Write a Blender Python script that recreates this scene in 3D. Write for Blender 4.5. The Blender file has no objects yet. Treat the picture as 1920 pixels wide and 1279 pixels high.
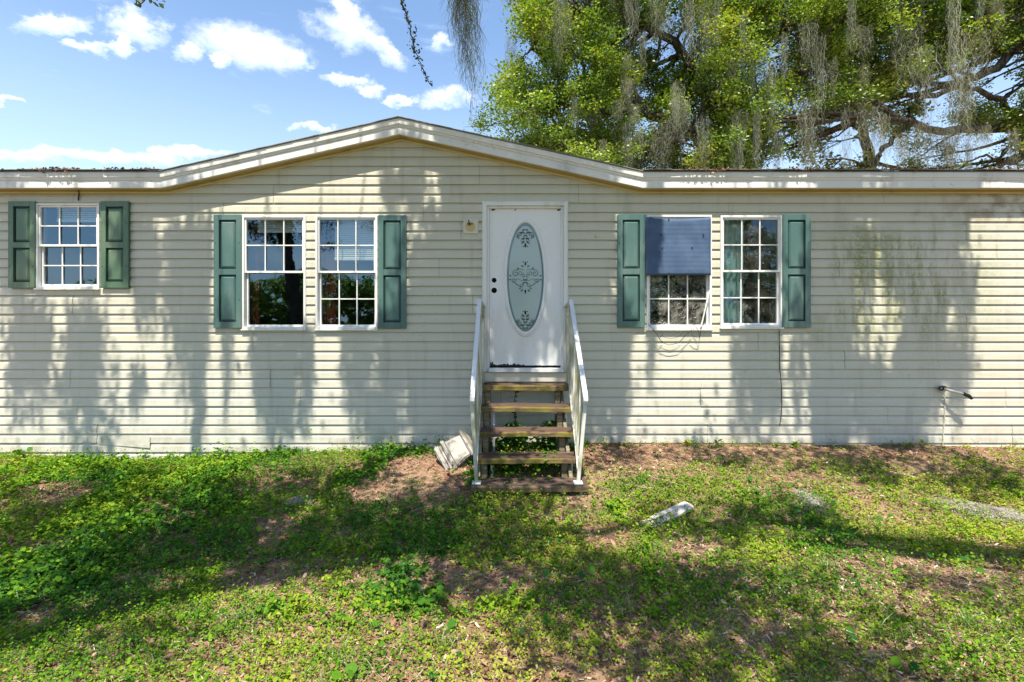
import bpy, bmesh, math, random
import numpy as np
from mathutils import Vector, Matrix

R = math.radians
rng = np.random.default_rng(11)
random.seed(5)
scene = bpy.context.scene
COL = scene.collection

# ------------------------------------------------------------------ camera
F = 928.0            # focal length in photo pixels (photo 1920 wide)
EYE = 1.55
HOR = 600.0          # photo row of the horizon
YW = 5.95            # plane of the house front
cam_d = bpy.data.cameras.new('camera')
cam_d.sensor_width = 36.0
cam_d.lens = 36.0 * F / 1920.0
cam_d.shift_y = -(639.5 - HOR) / 1920.0
cam_d.clip_start = 0.05
cam_d.clip_end = 3000
cam = bpy.data.objects.new('camera', cam_d)
cam.location = (0, 0, EYE)
cam.rotation_euler = (R(90), 0, 0)
COL.objects.link(cam)
scene.camera = cam

# ------------------------------------------------------------------ sun, sky, exposure
SUN_EL, SUN_AZ = 66.0, -4.0     # degrees; azimuth off the straight-behind-camera line (negative: from the left)
TANEL = math.tan(R(SUN_EL))
sun_d = bpy.data.lights.new('sun', 'SUN')
sun_d.energy = 4.8
sun_d.angle = R(0.53)
sun_d.color = (1.0, 0.92, 0.79)
sun = bpy.data.objects.new('sun', sun_d)
sun.rotation_euler = (R(90 - SUN_EL), 0, R(SUN_AZ))
sun.location = (0, -20, 40)
COL.objects.link(sun)
TOSUN = np.array([math.sin(R(SUN_AZ)) * math.cos(R(SUN_EL)),
                  -math.cos(R(SUN_AZ)) * math.cos(R(SUN_EL)), math.sin(R(SUN_EL))])

scene.view_settings.view_transform = 'Standard'
scene.view_settings.look = 'None'
scene.view_settings.gamma = 1.0
scene.view_settings.use_curve_mapping = False
scene.view_settings.exposure = 1.0
scene.cycles.use_denoising = True
scene.cycles.max_bounces = 6
scene.cycles.diffuse_bounces = 3
scene.cycles.glossy_bounces = 3
scene.cycles.transparent_max_bounces = 16
scene.cycles.sample_clamp_indirect = 6.0

world = bpy.data.worlds.new('World')
scene.world = world
world.use_nodes = True
WT = world.node_tree
WT.nodes.clear()


class NT:
    """tiny node-graph helper: every call returns an output socket"""
    def __init__(self, tree):
        self.t = tree

    def n(self, typ, **kw):
        nd = self.t.nodes.new(typ)
        for k, v in kw.items():
            setattr(nd, k, v)
        return nd

    def put(self, sock, v):
        if isinstance(v, (int, float)):
            sock.default_value = v
        elif isinstance(v, (tuple, list)):
            if len(sock.default_value) == 4 and len(v) == 3:
                v = tuple(v) + (1.0,)
            sock.default_value = v
        else:
            self.t.links.new(v, sock)

    def m(self, op, a, b=None, c=None, clamp=False):
        nd = self.n('ShaderNodeMath', operation=op, use_clamp=clamp)
        self.put(nd.inputs[0], a)
        if b is not None:
            self.put(nd.inputs[1], b)
        if c is not None:
            self.put(nd.inputs[2], c)
        return nd.outputs[0]

    def vm(self, op, a, b=None):
        nd = self.n('ShaderNodeVectorMath', operation=op)
        self.put(nd.inputs[0], a)
        if b is not None:
            self.put(nd.inputs[1], b)
        return nd.outputs[0]

    def xyz(self, x, y, z):
        nd = self.n('ShaderNodeCombineXYZ')
        for i, v in enumerate((x, y, z)):
            self.put(nd.inputs[i], v)
        return nd.outputs[0]

    def sep(self, v):
        nd = self.n('ShaderNodeSeparateXYZ')
        self.put(nd.inputs[0], v)
        return nd.outputs

    def noise(self, vec, scale, detail=4, rough=0.55, dist=0.0):
        nd = self.n('ShaderNodeTexNoise')
        if vec is not None:
            self.put(nd.inputs['Vector'], vec)
        nd.inputs['Scale'].default_value = scale
        nd.inputs['Detail'].default_value = detail
        nd.inputs['Roughness'].default_value = rough
        nd.inputs['Distortion'].default_value = dist
        return nd.outputs['Fac']

    def ss(self, v, lo, hi, a=0.0, b=1.0):
        nd = self.n('ShaderNodeMapRange', interpolation_type='SMOOTHSTEP')
        self.put(nd.inputs['Value'], v)
        self.put(nd.inputs['From Min'], lo)
        self.put(nd.inputs['From Max'], hi)
        self.put(nd.inputs['To Min'], a)
        self.put(nd.inputs['To Max'], b)
        return nd.outputs['Result']

    def mix(self, f, a, b, blend='MIX'):
        nd = self.n('ShaderNodeMix', data_type='RGBA', blend_type=blend)
        self.put(nd.inputs[0], f)
        self.put(nd.inputs[6], a)
        self.put(nd.inputs[7], b)
        return nd.outputs[2]

    def ramp(self, f, stops):
        nd = self.n('ShaderNodeValToRGB')
        el = nd.color_ramp.elements
        while len(el) > 1:
            el.remove(el[-1])
        el[0].position, el[0].color = stops[0][0], tuple(stops[0][1]) + (1,)
        for p, c in stops[1:]:
            e = el.new(p)
            e.color = tuple(c) + (1,)
        self.put(nd.inputs[0], f)
        return nd.outputs[0]


g = NT(WT)
sky = g.n('ShaderNodeTexSky', sky_type='NISHITA')
sky.sun_disc = False
sky.sun_elevation = R(SUN_EL)
sky.sun_rotation = R(180 - SUN_AZ)
sky.altitude = 10
sky.air_density = 1.0
sky.dust_density = 0.6
sky.ozone_density = 1.6
tc = g.n('ShaderNodeTexCoord')
d = g.vm('NORMALIZE', tc.outputs['Generated'])
dx, dy, dz = g.sep(d)
az = g.m('ARCTAN2', dx, dy)
el = g.m('ARCSINE', dz)
# cumulus bodies: photo-measured compass bearing and elevation, width, height (radians), tilt
def sky_at(px, py):
    a = math.atan2(px - 960, F)
    return a, math.atan2(HOR - py, math.hypot(F, px - 960))
bodies = []
for px, py, rx, ry, tilt in [(95, 46, 78, 24, -.05), (250, 50, 60, 40, -.2), (225, 85, 30, 20, 0), (350, 98, 40, 22, -.1), (470, 92, 118, 42, -.18), (545, 112, 40, 22, 0), (415, 118, 24, 16, 0),
                             (650, 58, 70, 38, -.2), (715, 92, 50, 26, -.5), (640, 18, 36, 18, -.3), (832, 84, 26, 20, 0), (835, 186, 62, 18, .0), (745, 186, 30, 12, 0),
                             (210, 290, 230, 13, 0), (60, 287, 110, 13, 0), (340, 289, 90, 10, 0), (590, 239, 42, 9, .05), (650, 150, 52, 11, 0), (165, 92, 55, 14, -.2),
                             (700, 166, 24, 12, 0), (20, 195, 30, 8, 0)]:
    a, e = sky_at(px, py)
    k = math.cos(a)
    bodies.append((a, e, rx / F * k * k * math.cos(e) ** -.0, ry / F * k * math.cos(e) ** 2, tilt * k - math.tan(a) * math.sin(e) * math.cos(e)))
# low cumulus behind the camera (mirrored in the left window)
bodies += [(-2.41, .05, .16, .055, 0), (-2.75, .10, .12, .04, .1), (2.6, .12, .14, .04, 0)]
wvec = g.xyz(az, g.m('MULTIPLY', el, 1.5), 0.0)
nz_ = g.n('ShaderNodeTexNoise')
g.put(nz_.inputs['Vector'], wvec)
nz_.inputs['Scale'].default_value = 13.0
nz_.inputs['Detail'].default_value = 5
nz_.inputs['Roughness'].default_value = .66
wr_, wg_, wb_ = g.sep(nz_.outputs['Color'])
wu = g.m('ADD', az, g.m('MULTIPLY', g.m('SUBTRACT', wr_, 0.5), 0.13))
wv_ = g.m('ADD', el, g.m('MULTIPLY', g.m('SUBTRACT', wg_, 0.5), 0.06))
n2 = g.noise(wvec, 46.0, 4, 0.62)
field = None
under = None
for a, e, rx, ry, tilt in bodies:
    u = g.m('SUBTRACT', wu, a)
    v = g.m('SUBTRACT', wv_, e)
    v2 = g.m('MULTIPLY_ADD', u, -tilt, v)
    uu = g.m('MULTIPLY', u, 1 / rx)
    vv = g.m('MULTIPLY', v2, 1 / ry)
    f_ = g.m('SUBTRACT', 1.0, g.m('MULTIPLY_ADD', uu, uu, g.m('MULTIPLY', vv, vv)))
    field = f_ if field is None else g.m('MAXIMUM', field, f_)
    h_ = g.m('MULTIPLY', g.m('MAXIMUM', f_, 0.0), vv)
    under = h_ if under is None else g.m('ADD', under, h_)
# scattered cumulus over the rest of the sky
gen = g.noise(g.xyz(g.m('DIVIDE', dx, g.m('MAXIMUM', dz, .08)), g.m('DIVIDE', dy, g.m('MAXIMUM', dz, .08)), 0.0), 1.1, 5, .6)
field = g.m('MAXIMUM', g.m('MULTIPLY_ADD', field, 1.0, 0.0), g.m('MULTIPLY', g.m('SUBTRACT', gen, .66), 9.0))
dens = g.m('ADD', field, g.m('ADD', g.m('MULTIPLY', g.m('SUBTRACT', wb_, 0.5), 1.1), g.m('MULTIPLY', g.m('SUBTRACT', n2, 0.5), .6)))
alpha = g.ss(dens, -0.35, 1.35)
# thin veil towards the horizon
veil = g.m('MULTIPLY', g.ss(el, 0.55, 0.03), 0.48)
wisp = g.m('MULTIPLY', g.ss(g.noise(g.xyz(g.m('MULTIPLY', az, 1.2), g.m('MULTIPLY', el, 5.0), 3.0), 4.0, 6, 0.6), 0.52, 0.8), 0.35)
up = g.m('GREATER_THAN', dz, -0.02)
soft = g.m('MULTIPLY', g.m('MAXIMUM', veil, wisp), up)
ctop = (7.8, 7.8, 7.9)
cbot = (5.4, 6.1, 7.0)
ccol = g.mix(g.ss(under, -0.35, 0.25), cbot, ctop)
skyc = g.mix(0.15, sky.outputs[0], (2.1, 4.2, 7.6))       # humid summer sky: paler than clean air
skyc = g.mix(soft, skyc, (5.2, 6.4, 7.6))
skyc = g.mix(g.m('MULTIPLY', alpha, 0.86), skyc, ccol)
bg = g.n('ShaderNodeBackground')
g.put(bg.inputs['Color'], skyc)
bg.inputs['Strength'].default_value = 0.115
wo = g.n('ShaderNodeOutputWorld')
WT.links.new(bg.outputs[0], wo.inputs[0])

# ------------------------------------------------------------------ helpers
def P(px, py, Y):
    """photo pixel at depth Y -> world point"""
    return np.array([(px - 960) / F * Y, Y, EYE - (py - HOR) / F * Y])

def wx(px, Y=YW):
    return (px - 960) / F * Y

def wz(py, Y=YW):
    return EYE - (py - HOR) / F * Y

def link(o, parent=None):
    COL.objects.link(o)
    if parent is not None:
        o.parent = parent
    return o

def tag(o, label=None, cat=None, group=None, kind=None):
    if label:
        o['label'] = label
    if cat:
        o['category'] = cat
    if group:
        o['group'] = group
    if kind:
        o['kind'] = kind
    return o

def empty(name, loc=(0, 0, 0), rot=(0, 0, 0), parent=None):
    o = bpy.data.objects.new(name, None)
    o.location = loc
    o.rotation_euler = rot
    o.empty_display_size = .1
    return link(o, parent)

def mobj(name, verts, faces, mat, parent=None, smooth=False, loc=None, rot=None):
    me = bpy.data.meshes.new(name)
    me.from_pydata([tuple(v) for v in verts], [], [tuple(f) for f in faces])
    me.update()
    if mat is not None:
        me.materials.append(mat)
    if smooth:
        me.polygons.foreach_set('use_smooth', [True] * len(me.polygons))
    o = bpy.data.objects.new(name, me)
    if loc is not None:
        o.location = loc
    if rot is not None:
        o.rotation_euler = rot
    return link(o, parent)

def np_mesh(name, V, Fs, mat, rnd=None, smooth=False):
    """V (n,3); Fs (m,k) equal-sided faces; rnd (n,) point attribute"""
    me = bpy.data.meshes.new(name)
    m, k = Fs.shape
    me.vertices.add(len(V))
    me.vertices.foreach_set('co', np.ascontiguousarray(V, dtype=np.float32).ravel())
    me.loops.add(m * k)
    me.loops.foreach_set('vertex_index', np.ascontiguousarray(Fs, dtype=np.int32).ravel())
    me.polygons.add(m)
    me.polygons.foreach_set('loop_start', np.arange(0, m * k, k, dtype=np.int32))
    if rnd is not None:
        at = me.attributes.new('rnd', 'FLOAT', 'POINT')
        at.data.foreach_set('value', np.ascontiguousarray(rnd, dtype=np.float32))
    if smooth:
        me.polygons.foreach_set('use_smooth', np.ones(m, dtype=bool))
    me.update(calc_edges=True)
    if mat is not None:
        me.materials.append(mat)
    return me

def np_obj(name, V, Fs, mat, rnd=None, parent=None, smooth=False):
    return link(bpy.data.objects.new(name, np_mesh(name, V, Fs, mat, rnd, smooth)), parent)

class MB:
    """collects boxes, bars and tubes into one mesh"""
    def __init__(self):
        self.v, self.f = [], []

    def box(self, x0, x1, y0, y1, z0, z1):
        b = len(self.v)
        self.v += [(x0, y0, z0), (x1, y0, z0), (x1, y1, z0), (x0, y1, z0), (x0, y0, z1), (x1, y0, z1), (x1, y1, z1), (x0, y1, z1)]
        self.f += [(b + i for i in q) for q in ((0, 3, 2, 1), (4, 5, 6, 7), (0, 1, 5, 4), (1, 2, 6, 5), (2, 3, 7, 6), (3, 0, 4, 7))]
        self.f[-6:] = [tuple(q) for q in self.f[-6:]]
        return self

    def bar(self, p, q, w, h, up=(0, 0, 1)):
        p, q = Vector(p), Vector(q)
        d_ = (q - p).normalized()
        s = d_.cross(Vector(up))
        if s.length < 1e-4:
            s = d_.cross(Vector((1, 0, 0)))
        s.normalize()
        u = s.cross(d_).normalized()
        b = len(self.v)
        for e in (p, q):
            for a, c in ((-1, -1), (1, -1), (1, 1), (-1, 1)):
                self.v.append(tuple(e + s * (a * w / 2) + u * (c * h / 2)))
        self.f += [(b, b + 1, b + 2, b + 3), (b + 7, b + 6, b + 5, b + 4)]
        for i in range(4):
            j = (i + 1) % 4
            self.f.append((b + i, b + 4 + i, b + 4 + j, b + j))
        return self

    def tube(self, pts, r, n=8, cap=True):
        pts = [Vector(p) for p in pts]
        rad = r if isinstance(r, (list, tuple, np.ndarray)) else [r] * len(pts)
        b = len(self.v)
        for i, p in enumerate(pts):
            t = (pts[min(i + 1, len(pts) - 1)] - pts[max(i - 1, 0)]).normalized()
            ref = Vector((0, 0, 1)) if abs(t.z) < .9 else Vector((0, 1, 0))
            s = t.cross(ref).normalized()
            u = s.cross(t)
            for k in range(n):
                a = 2 * math.pi * k / n
                self.v.append(tuple(p + s * (math.cos(a) * rad[i]) + u * (math.sin(a) * rad[i])))
        for i in range(len(pts) - 1):
            for k in range(n):
                k2 = (k + 1) % n
                self.f.append((b + i * n + k, b + i * n + k2, b + (i + 1) * n + k2, b + (i + 1) * n + k))
        if cap:
            self.f.append(tuple(b + k for k in range(n)))
            e = b + (len(pts) - 1) * n
            self.f.append(tuple(e + n - 1 - k for k in range(n)))
        return self

    def prism(self, poly, y0, y1):
        """poly of (x,z); extruded in y"""
        b = len(self.v)
        n = len(poly)
        self.v += [(x, y0, z) for x, z in poly] + [(x, y1, z) for x, z in poly]
        self.f.append(tuple(b + i for i in range(n)))
        self.f.append(tuple(b + n + n - 1 - i for i in range(n)))
        for i in range(n):
            j = (i + 1) % n
            self.f.append((b + i, b + n + i, b + n + j, b + j))
        return self

    def build(self, name, mat, parent=None, bevel=0.0, smooth=False, seg=1):
        me = bpy.data.meshes.new(name)
        me.from_pydata(self.v, [], self.f)
        bm = bmesh.new()
        bm.from_mesh(me)
        bmesh.ops.recalc_face_normals(bm, faces=bm.faces[:])
        if bevel > 0:
            ed = [e for e in bm.edges if len(e.link_faces) == 2 and e.calc_face_angle(0) > .6]
            bmesh.ops.bevel(bm, geom=ed, offset=bevel, segments=seg, affect='EDGES', clamp_overlap=True)
        bm.to_mesh(me)
        bm.free()
        me.materials.append(mat)
        if smooth:
            me.polygons.foreach_set('use_smooth', [True] * len(me.polygons))
        return link(bpy.data.objects.new(name, me), parent)

def vnoise(x, y, seed=0):
    """smooth value noise on numpy arrays, 0..1"""
    x = np.asarray(x, float)
    y = np.asarray(y, float)
    xi, yi = np.floor(x).astype(np.int64), np.floor(y).astype(np.int64)
    fx, fy = x - xi, y - yi
    fx, fy = fx * fx * (3 - 2 * fx), fy * fy * (3 - 2 * fy)
    def h(a, b):
        n = (a * 374761393 + b * 668265263 + seed * 1442695041) & 0x7fffffff
        n = ((n ^ (n >> 13)) * 1274126177) & 0x7fffffff
        return ((n ^ (n >> 16)) & 0xffff) / 65535.0
    a = h(xi, yi) * (1 - fx) + h(xi + 1, yi) * fx
    b = h(xi, yi + 1) * (1 - fx) + h(xi + 1, yi + 1) * fx
    return a * (1 - fy) + b * fy

def fbm(x, y, seed=0, o=3):
    s, a, t = 0, .5, 0
    for i in range(o):
        s = s + a * vnoise(np.asarray(x) * 2 ** i, np.asarray(y) * 2 ** i, seed + i * 7)
        t += a
        a *= .5
    return s / t

LAP = .1107
Z0 = EYE - (622.5 - HOR) / F * YW

# ------------------------------------------------------------------ materials
def new_mat(name):
    m = bpy.data.materials.new(name)
    m.use_nodes = True
    m.node_tree.nodes.clear()
    return m, NT(m.node_tree)

def finish(m, gg, shader):
    o = gg.n('ShaderNodeOutputMaterial')
    m.node_tree.links.new(shader, o.inputs[0])
    return m

def principled(gg, color, rough=.6, spec=.35, bump=None, bump_s=.3, dist=.01, metallic=0.0):
    b = gg.n('ShaderNodeBsdfPrincipled')
    gg.put(b.inputs['Base Color'], color)
    gg.put(b.inputs['Roughness'], rough)
    b.inputs['Specular IOR Level'].default_value = spec
    b.inputs['Metallic'].default_value = metallic
    if bump is not None:
        bn = gg.n('ShaderNodeBump')
        bn.inputs['Strength'].default_value = bump_s
        bn.inputs['Distance'].default_value = dist
        gg.put(bn.inputs['Height'], bump)
        gg.t.links.new(bn.outputs[0], b.inputs['Normal'])
    return b.outputs[0]

def pos(gg):
    return gg.n('ShaderNodeNewGeometry').outputs['Position']

def paint(name, col, dirt=(.25, .22, .16), amt=.35, rough=.5, spec=.35, scale=3.0, streak=True, bump_s=.08, lo=.5, hi=.8):
    m, gg = new_mat(name)
    p = pos(gg)
    v = gg.vm('MULTIPLY', p, (1.0, 1.0, .25)) if streak else p
    n = gg.noise(v, scale, 5, .6)
    n3 = gg.noise(p, scale * 9, 4, .6)
    f = gg.m('MULTIPLY', gg.ss(n, lo, hi), amt)
    f2 = gg.m('MULTIPLY', gg.ss(n3, .58, .75), amt * .6)
    c = gg.mix(f, col, dirt)
    c = gg.mix(f2, c, dirt)
    c = gg.mix(gg.m('MULTIPLY', gg.noise(p, .9, 2), .14), c, tuple(x * .75 for x in col))
    return finish(m, gg, principled(gg, c, rough, spec, n3, bump_s, .004))

def siding_material():
    m, gg = new_mat('vinyl_siding')
    p = pos(gg)
    x, y, z = gg.sep(p)
    col = (.555, .535, .425)
    info = gg.n('ShaderNodeObjectInfo').outputs['Random']
    c = gg.mix(gg.m('MULTIPLY', info, .22), col, (.46, .445, .35))
    # paler, greyer lower rows
    c = gg.mix(gg.m('MULTIPLY', gg.ss(z, 1.5, .2), .45), c, (.585, .585, .535))
    st = gg.noise(gg.vm('MULTIPLY', p, (7.0, 1.0, .8)), 1.0, 5, .65)
    c = gg.mix(gg.m('MULTIPLY', gg.ss(st, .50, .78), .42), c, (.30, .28, .21))
    # grime speckle
    sp = gg.noise(p, 38, 3, .7)
    big = gg.noise(p, .8, 3)
    c = gg.mix(gg.m('MULTIPLY', gg.m('MULTIPLY', gg.ss(sp, .6, .74), gg.ss(big, .45, .64)), .7), c, (.20, .20, .17))
    # soil splashed up from the yard
    spl = gg.m('MULTIPLY', gg.ss(z, .45, .0), gg.ss(gg.noise(gg.vm('MULTIPLY', p, (3., 1., 2.)), 2.2, 5, .65), .42, .66))
    c = gg.mix(gg.m('MULTIPLY', spl, .45), c, (.30, .25, .18))
    # green algae on the right-hand wall
    al = gg.noise(gg.vm('MULTIPLY', p, (5.5, 1.0, 1.1)), 1.1, 7, .72)
    wob = gg.m('MULTIPLY', gg.m('SUBTRACT', gg.noise(p, 1.7, 4), .5), 1.6)
    xw, zw = gg.m('ADD', x, wob), gg.m('ADD', z, gg.m('MULTIPLY', wob, .7))
    reg = gg.m('MULTIPLY', gg.m('MULTIPLY', gg.ss(xw, 3.5, 4.3), gg.ss(xw, 6.1, 4.9)),
               gg.m('MULTIPLY', gg.ss(zw, .9, 1.8), gg.ss(zw, 2.95, 2.45)))
    lapf = gg.m('FRACT', gg.m('DIVIDE', gg.m('SUBTRACT', z, Z0 - 5.0 * LAP), LAP))
    af = gg.m('MULTIPLY', gg.ss(al, .37, .60), reg)
    af = gg.m('MULTIPLY', af, gg.ss(gg.noise(p, 26, 4, .7), .25, .55))
    af = gg.m('MULTIPLY', af, gg.ss(lapf, 2.4, .0))
    c = gg.mix(gg.m('MULTIPLY', af, .95), c, (.20, .215, .055))
    # brown bloom high on the far right, rust low down
    br = gg.m('MULTIPLY', gg.m('MULTIPLY', gg.ss(x, 4.6, 5.9), gg.ss(z, 2.55, 2.8)), gg.ss(gg.noise(p, 6, 5, .65), .42, .62))
    c = gg.mix(gg.m('MULTIPLY', br, .6), c, (.24, .15, .06))
    ru = gg.m('MULTIPLY', gg.m('MULTIPLY', gg.ss(x, 4.8, 6.0), gg.ss(z, 1.6, .5)), gg.ss(gg.noise(gg.vm('MULTIPLY', p, (1., 1., 3.)), 1.6, 4), .45, .7))
    c = gg.mix(gg.m('MULTIPLY', ru, .30), c, (.48, .33, .2))
    wav = gg.noise(gg.vm('MULTIPLY', p, (1.6, 1., 5.)), 1.2, 2)
    return finish(m, gg, principled(gg, c, .42, .4, wav, .35, .02))

def wood_material(name, col, col2, moss=.0, scale=1.0):
    m, gg = new_mat(name)
    p = pos(gg)
    v = gg.vm('MULTIPLY', p, (2.0 * scale, 40.0, 40.0))
    n = gg.noise(v, 1.6, 5, .65, .4)
    c = gg.mix(gg.ss(n, .35, .7), col, col2)
    crack = gg.ss(gg.noise(gg.vm('MULTIPLY', p, (1.2, 55., 55.)), 1.0, 3, .5), .60, .66)
    c = gg.mix(gg.m('MULTIPLY', crack, .7), c, (.015, .01, .008))
    if moss > 0:
        mn = gg.noise(p, 7, 5, .65)
        nz = gg.sep(gg.n('ShaderNodeNewGeometry').outputs['Normal'])[1]
        front = gg.ss(nz, -.2, -.8)
        mf = gg.m('MULTIPLY', gg.m('MULTIPLY', gg.ss(mn, .34, .6), front), moss)
        c = gg.mix(mf, c, (.19, .17, .025))
    return finish(m, gg, principled(gg, c, .8, .2, n, .6, .006))

def leaf_material(name, stops, trans=.45, rough=.5, gloss=.06):
    m, gg = new_mat(name)
    at = gg.n('ShaderNodeAttribute', attribute_name='rnd')
    c = gg.ramp(at.outputs['Fac'], stops)
    df = gg.n('ShaderNodeBsdfDiffuse')
    gg.put(df.inputs[0], c)
    tr = gg.n('ShaderNodeBsdfTranslucent')
    gg.put(tr.inputs[0], gg.mix(1.0, c, (1.05, 1.0, .45), 'MULTIPLY'))
    gl = gg.n('ShaderNodeBsdfGlossy')
    gl.inputs['Roughness'].default_value = rough
    gl.inputs['Color'].default_value = (.9, .95, 1, 1)
    m1 = gg.n('ShaderNodeMixShader')
    m1.inputs[0].default_value = trans
    m.node_tree.links.new(df.outputs[0], m1.inputs[1])
    m.node_tree.links.new(tr.outputs[0], m1.inputs[2])
    m2 = gg.n('ShaderNodeMixShader')
    m2.inputs[0].default_value = gloss
    m.node_tree.links.new(m1.outputs[0], m2.inputs[1])
    m.node_tree.links.new(gl.outputs[0], m2.inputs[2])
    return finish(m, gg, m2.outputs[0])

def bark_material(name, a, b):
    m, gg = new_mat(name)
    p = pos(gg)
    n = gg.noise(gg.vm('MULTIPLY', p, (9., 9., 2.5)), 1.5, 6, .65)
    c = gg.mix(gg.ss(n, .35, .68), a, b)
    c = gg.mix(gg.m('MULTIPLY', gg.ss(gg.noise(p, 2.2, 4), .55, .75), .5), c, (.22, .23, .18))
    return finish(m, gg, principled(gg, c, .9, .15, n, .8, .03))

def glass_material(name, refl=.24, tint=(.86, .92, .92), rough=.0, dust=0.0, speck=0.0):
    m, gg = new_mat(name)
    tr = gg.n('ShaderNodeBsdfTransparent')
    gg.put(tr.inputs[0], tint)
    gl = gg.n('ShaderNodeBsdfGlossy')
    gl.inputs['Roughness'].default_value = rough
    gl.inputs['Color'].default_value = (.50, .77, 1, 1)  # blue of the mirrored sky put into the gloss colour
    p = pos(gg)
    bn = gg.n('ShaderNodeBump')
    bn.inputs['Strength'].default_value = .12
    bn.inputs['Distance'].default_value = .004
    gg.put(bn.inputs['Height'], gg.noise(p, 5.0, 2))
    gg.t.links.new(bn.outputs[0], gl.inputs['Normal'])
    lw = gg.n('ShaderNodeLayerWeight')
    lw.inputs[0].default_value = .35
    fac = gg.m('ADD', gg.m('MULTIPLY', lw.outputs['Fresnel'], .55), refl, clamp=True)
    mx = gg.n('ShaderNodeMixShader')
    gg.put(mx.inputs[0], fac)
    gg.t.links.new(tr.outputs[0], mx.inputs[1])
    gg.t.links.new(gl.outputs[0], mx.inputs[2])
    out = mx.outputs[0]
    if dust > 0 or speck > 0:
        df = gg.n('ShaderNodeBsdfDiffuse')
        df.inputs[0].default_value = (.62, .6, .52, 1)
        dn = gg.m('MULTIPLY', gg.ss(gg.noise(p, 9, 5, .65), .35, .75), dust)
        vor = gg.n('ShaderNodeTexVoronoi')
        vor.inputs['Scale'].default_value = 52
        gg.put(vor.inputs['Vector'], p)
        sf = gg.m('MULTIPLY', gg.ss(vor.outputs['Distance'], .34, .2), gg.ss(gg.noise(p, 16, 3), .44, .58))
        f_ = gg.m('MAXIMUM', dn, gg.m('MULTIPLY', sf, speck))
        m3 = gg.n('ShaderNodeMixShader')
        gg.put(m3.inputs[0], f_)
        gg.t.links.new(out, m3.inputs[1])
        gg.t.links.new(df.outputs[0], m3.inputs[2])
        out = m3.outputs[0]
    return finish(m, gg, out)

def ground_material():
    m, gg = new_mat('leaf_mulch_soil')
    p = pos(gg)
    n = gg.noise(p, 26, 6, .7)
    n2 = gg.noise(p, 1.1, 4, .6)
    vor = gg.n('ShaderNodeTexVoronoi')
    vor.inputs['Scale'].default_value = 60
    gg.put(vor.inputs['Vector'], gg.vm('MULTIPLY', p, (1., 1.8, 1.)))
    c = gg.ramp(n, [(.25, (.06, .035, .022)), (.45, (.17, .10, .062)), (.62, (.32, .21, .14)), (.8, (.48, .36, .25))])
    c = gg.mix(gg.m('MULTIPLY', gg.sep(vor.outputs['Color'])[0], .35), c, (.32, .20, .12))
    c = gg.mix(gg.m('MULTIPLY', gg.ss(n2, .45, .7), .45), c, (.36, .26, .17))
    # lawn further off
    x, y, z = gg.sep(p)
    far = gg.ss(y, -1.0, -3.5)
    c = gg.mix(gg.m('MULTIPLY', far, .85), c, gg.mix(gg.noise(p, 3, 5), (.05, .09, .015), (.14, .19, .04)))
    return finish(m, gg, principled(gg, c, .95, .1, n, .9, .02))

M = {}
M['siding'] = siding_material()
M['white'] = paint('white_window_vinyl', (.78, .78, .76), (.34, .30, .24), .38, .45, .35, 4.0)
M['fascia'] = paint('fascia_white', (.72, .72, .70), (.17, .17, .14), .65, .5, .35, 2.6)
M['soffit'] = paint('soffit_tan', (.50, .40, .20), (.16, .11, .05), .5, .6, .2, 3)
M['trim'] = paint('trim_yellowed', (.62, .52, .26), (.20, .15, .06), .45, .6, .2, 3)
M['green'] = paint('shutter_green', (.070, .145, .130), (.20, .27, .25), .6, .36, .5, 3.2, True, .05, .45, .75)
M['green_dk'] = paint('shutter_groove_green', (.006, .026, .022), (.012, .04, .03), .3, .5, .3, 3)
M['green_reflected'] = paint('shutter_green_reflected_tint', (.075, .145, .085), (.22, .26, .16), .6, .36, .5, 3.2, True, .05, .45, .75)  # same shutter green, with the tint of reflected light put into the colour
M['door'] = paint('door_white', (.80, .80, .79), (.50, .44, .36), .35, .35, .4, 2.0)
M['doorframe'] = paint('door_frame_white', (.76, .76, .73), (.36, .30, .20), .5, .5, .3, 4.5)
M['black'] = paint('black_hole', (.006, .006, .006), (.01, .01, .01), .2, .8, .1)
M['dark'] = paint('dark_metal', (.03, .03, .03), (.10, .07, .04), .4, .6, .3)
M['grey_pipe'] = paint('grey_pipe', (.42, .40, .36), (.2, .17, .12), .5, .5, .4, 12)
M['beige'] = paint('beige_plastic', (.64, .60, .48), (.35, .30, .2), .5, .5, .3, 8)
M['rust_yellow'] = paint('yellowed_disc', (.55, .43, .19), (.22, .14, .05), .6, .6, .3, 14)
M['rail'] = paint('rail_white', (.66, .67, .68), (.38, .36, .28), .55, .35, .5, 6)
M['rail_dirty'] = paint('rail_algae', (.66, .66, .60), (.22, .21, .06), .85, .6, .3, 9, True, .1, .38, .62)
M['tread'] = wood_material('weathered_tread', (.060, .036, .026), (.16, .105, .078), .70)
M['tread_low'] = wood_material('weathered_tread_dark', (.06, .040, .031), (.15, .105, .08), .25)
M['post'] = wood_material('weathered_post', (.12, .095, .07), (.30, .26, .20), .3)
M['glass'] = glass_material('window_glass', .13)
M['glass_dark'] = glass_material('window_glass_dusty', .05, (.86, .90, .88), .0, .08, .30)
M['glass_dirty'] = glass_material('window_glass_dirty', .06, (.75, .76, .72), .0, .38, .85)
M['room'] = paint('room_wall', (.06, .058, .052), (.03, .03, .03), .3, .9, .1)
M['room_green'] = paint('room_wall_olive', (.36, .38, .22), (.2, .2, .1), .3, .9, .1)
M['teal'] = paint('teal_cloth', (.26, .46, .45), (.12, .26, .28), .5, .9, .1, 9)
M['red'] = paint('red_cloth', (.10, .013, .012), (.05, .008, .008), .5, .9, .1, 9)
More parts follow.
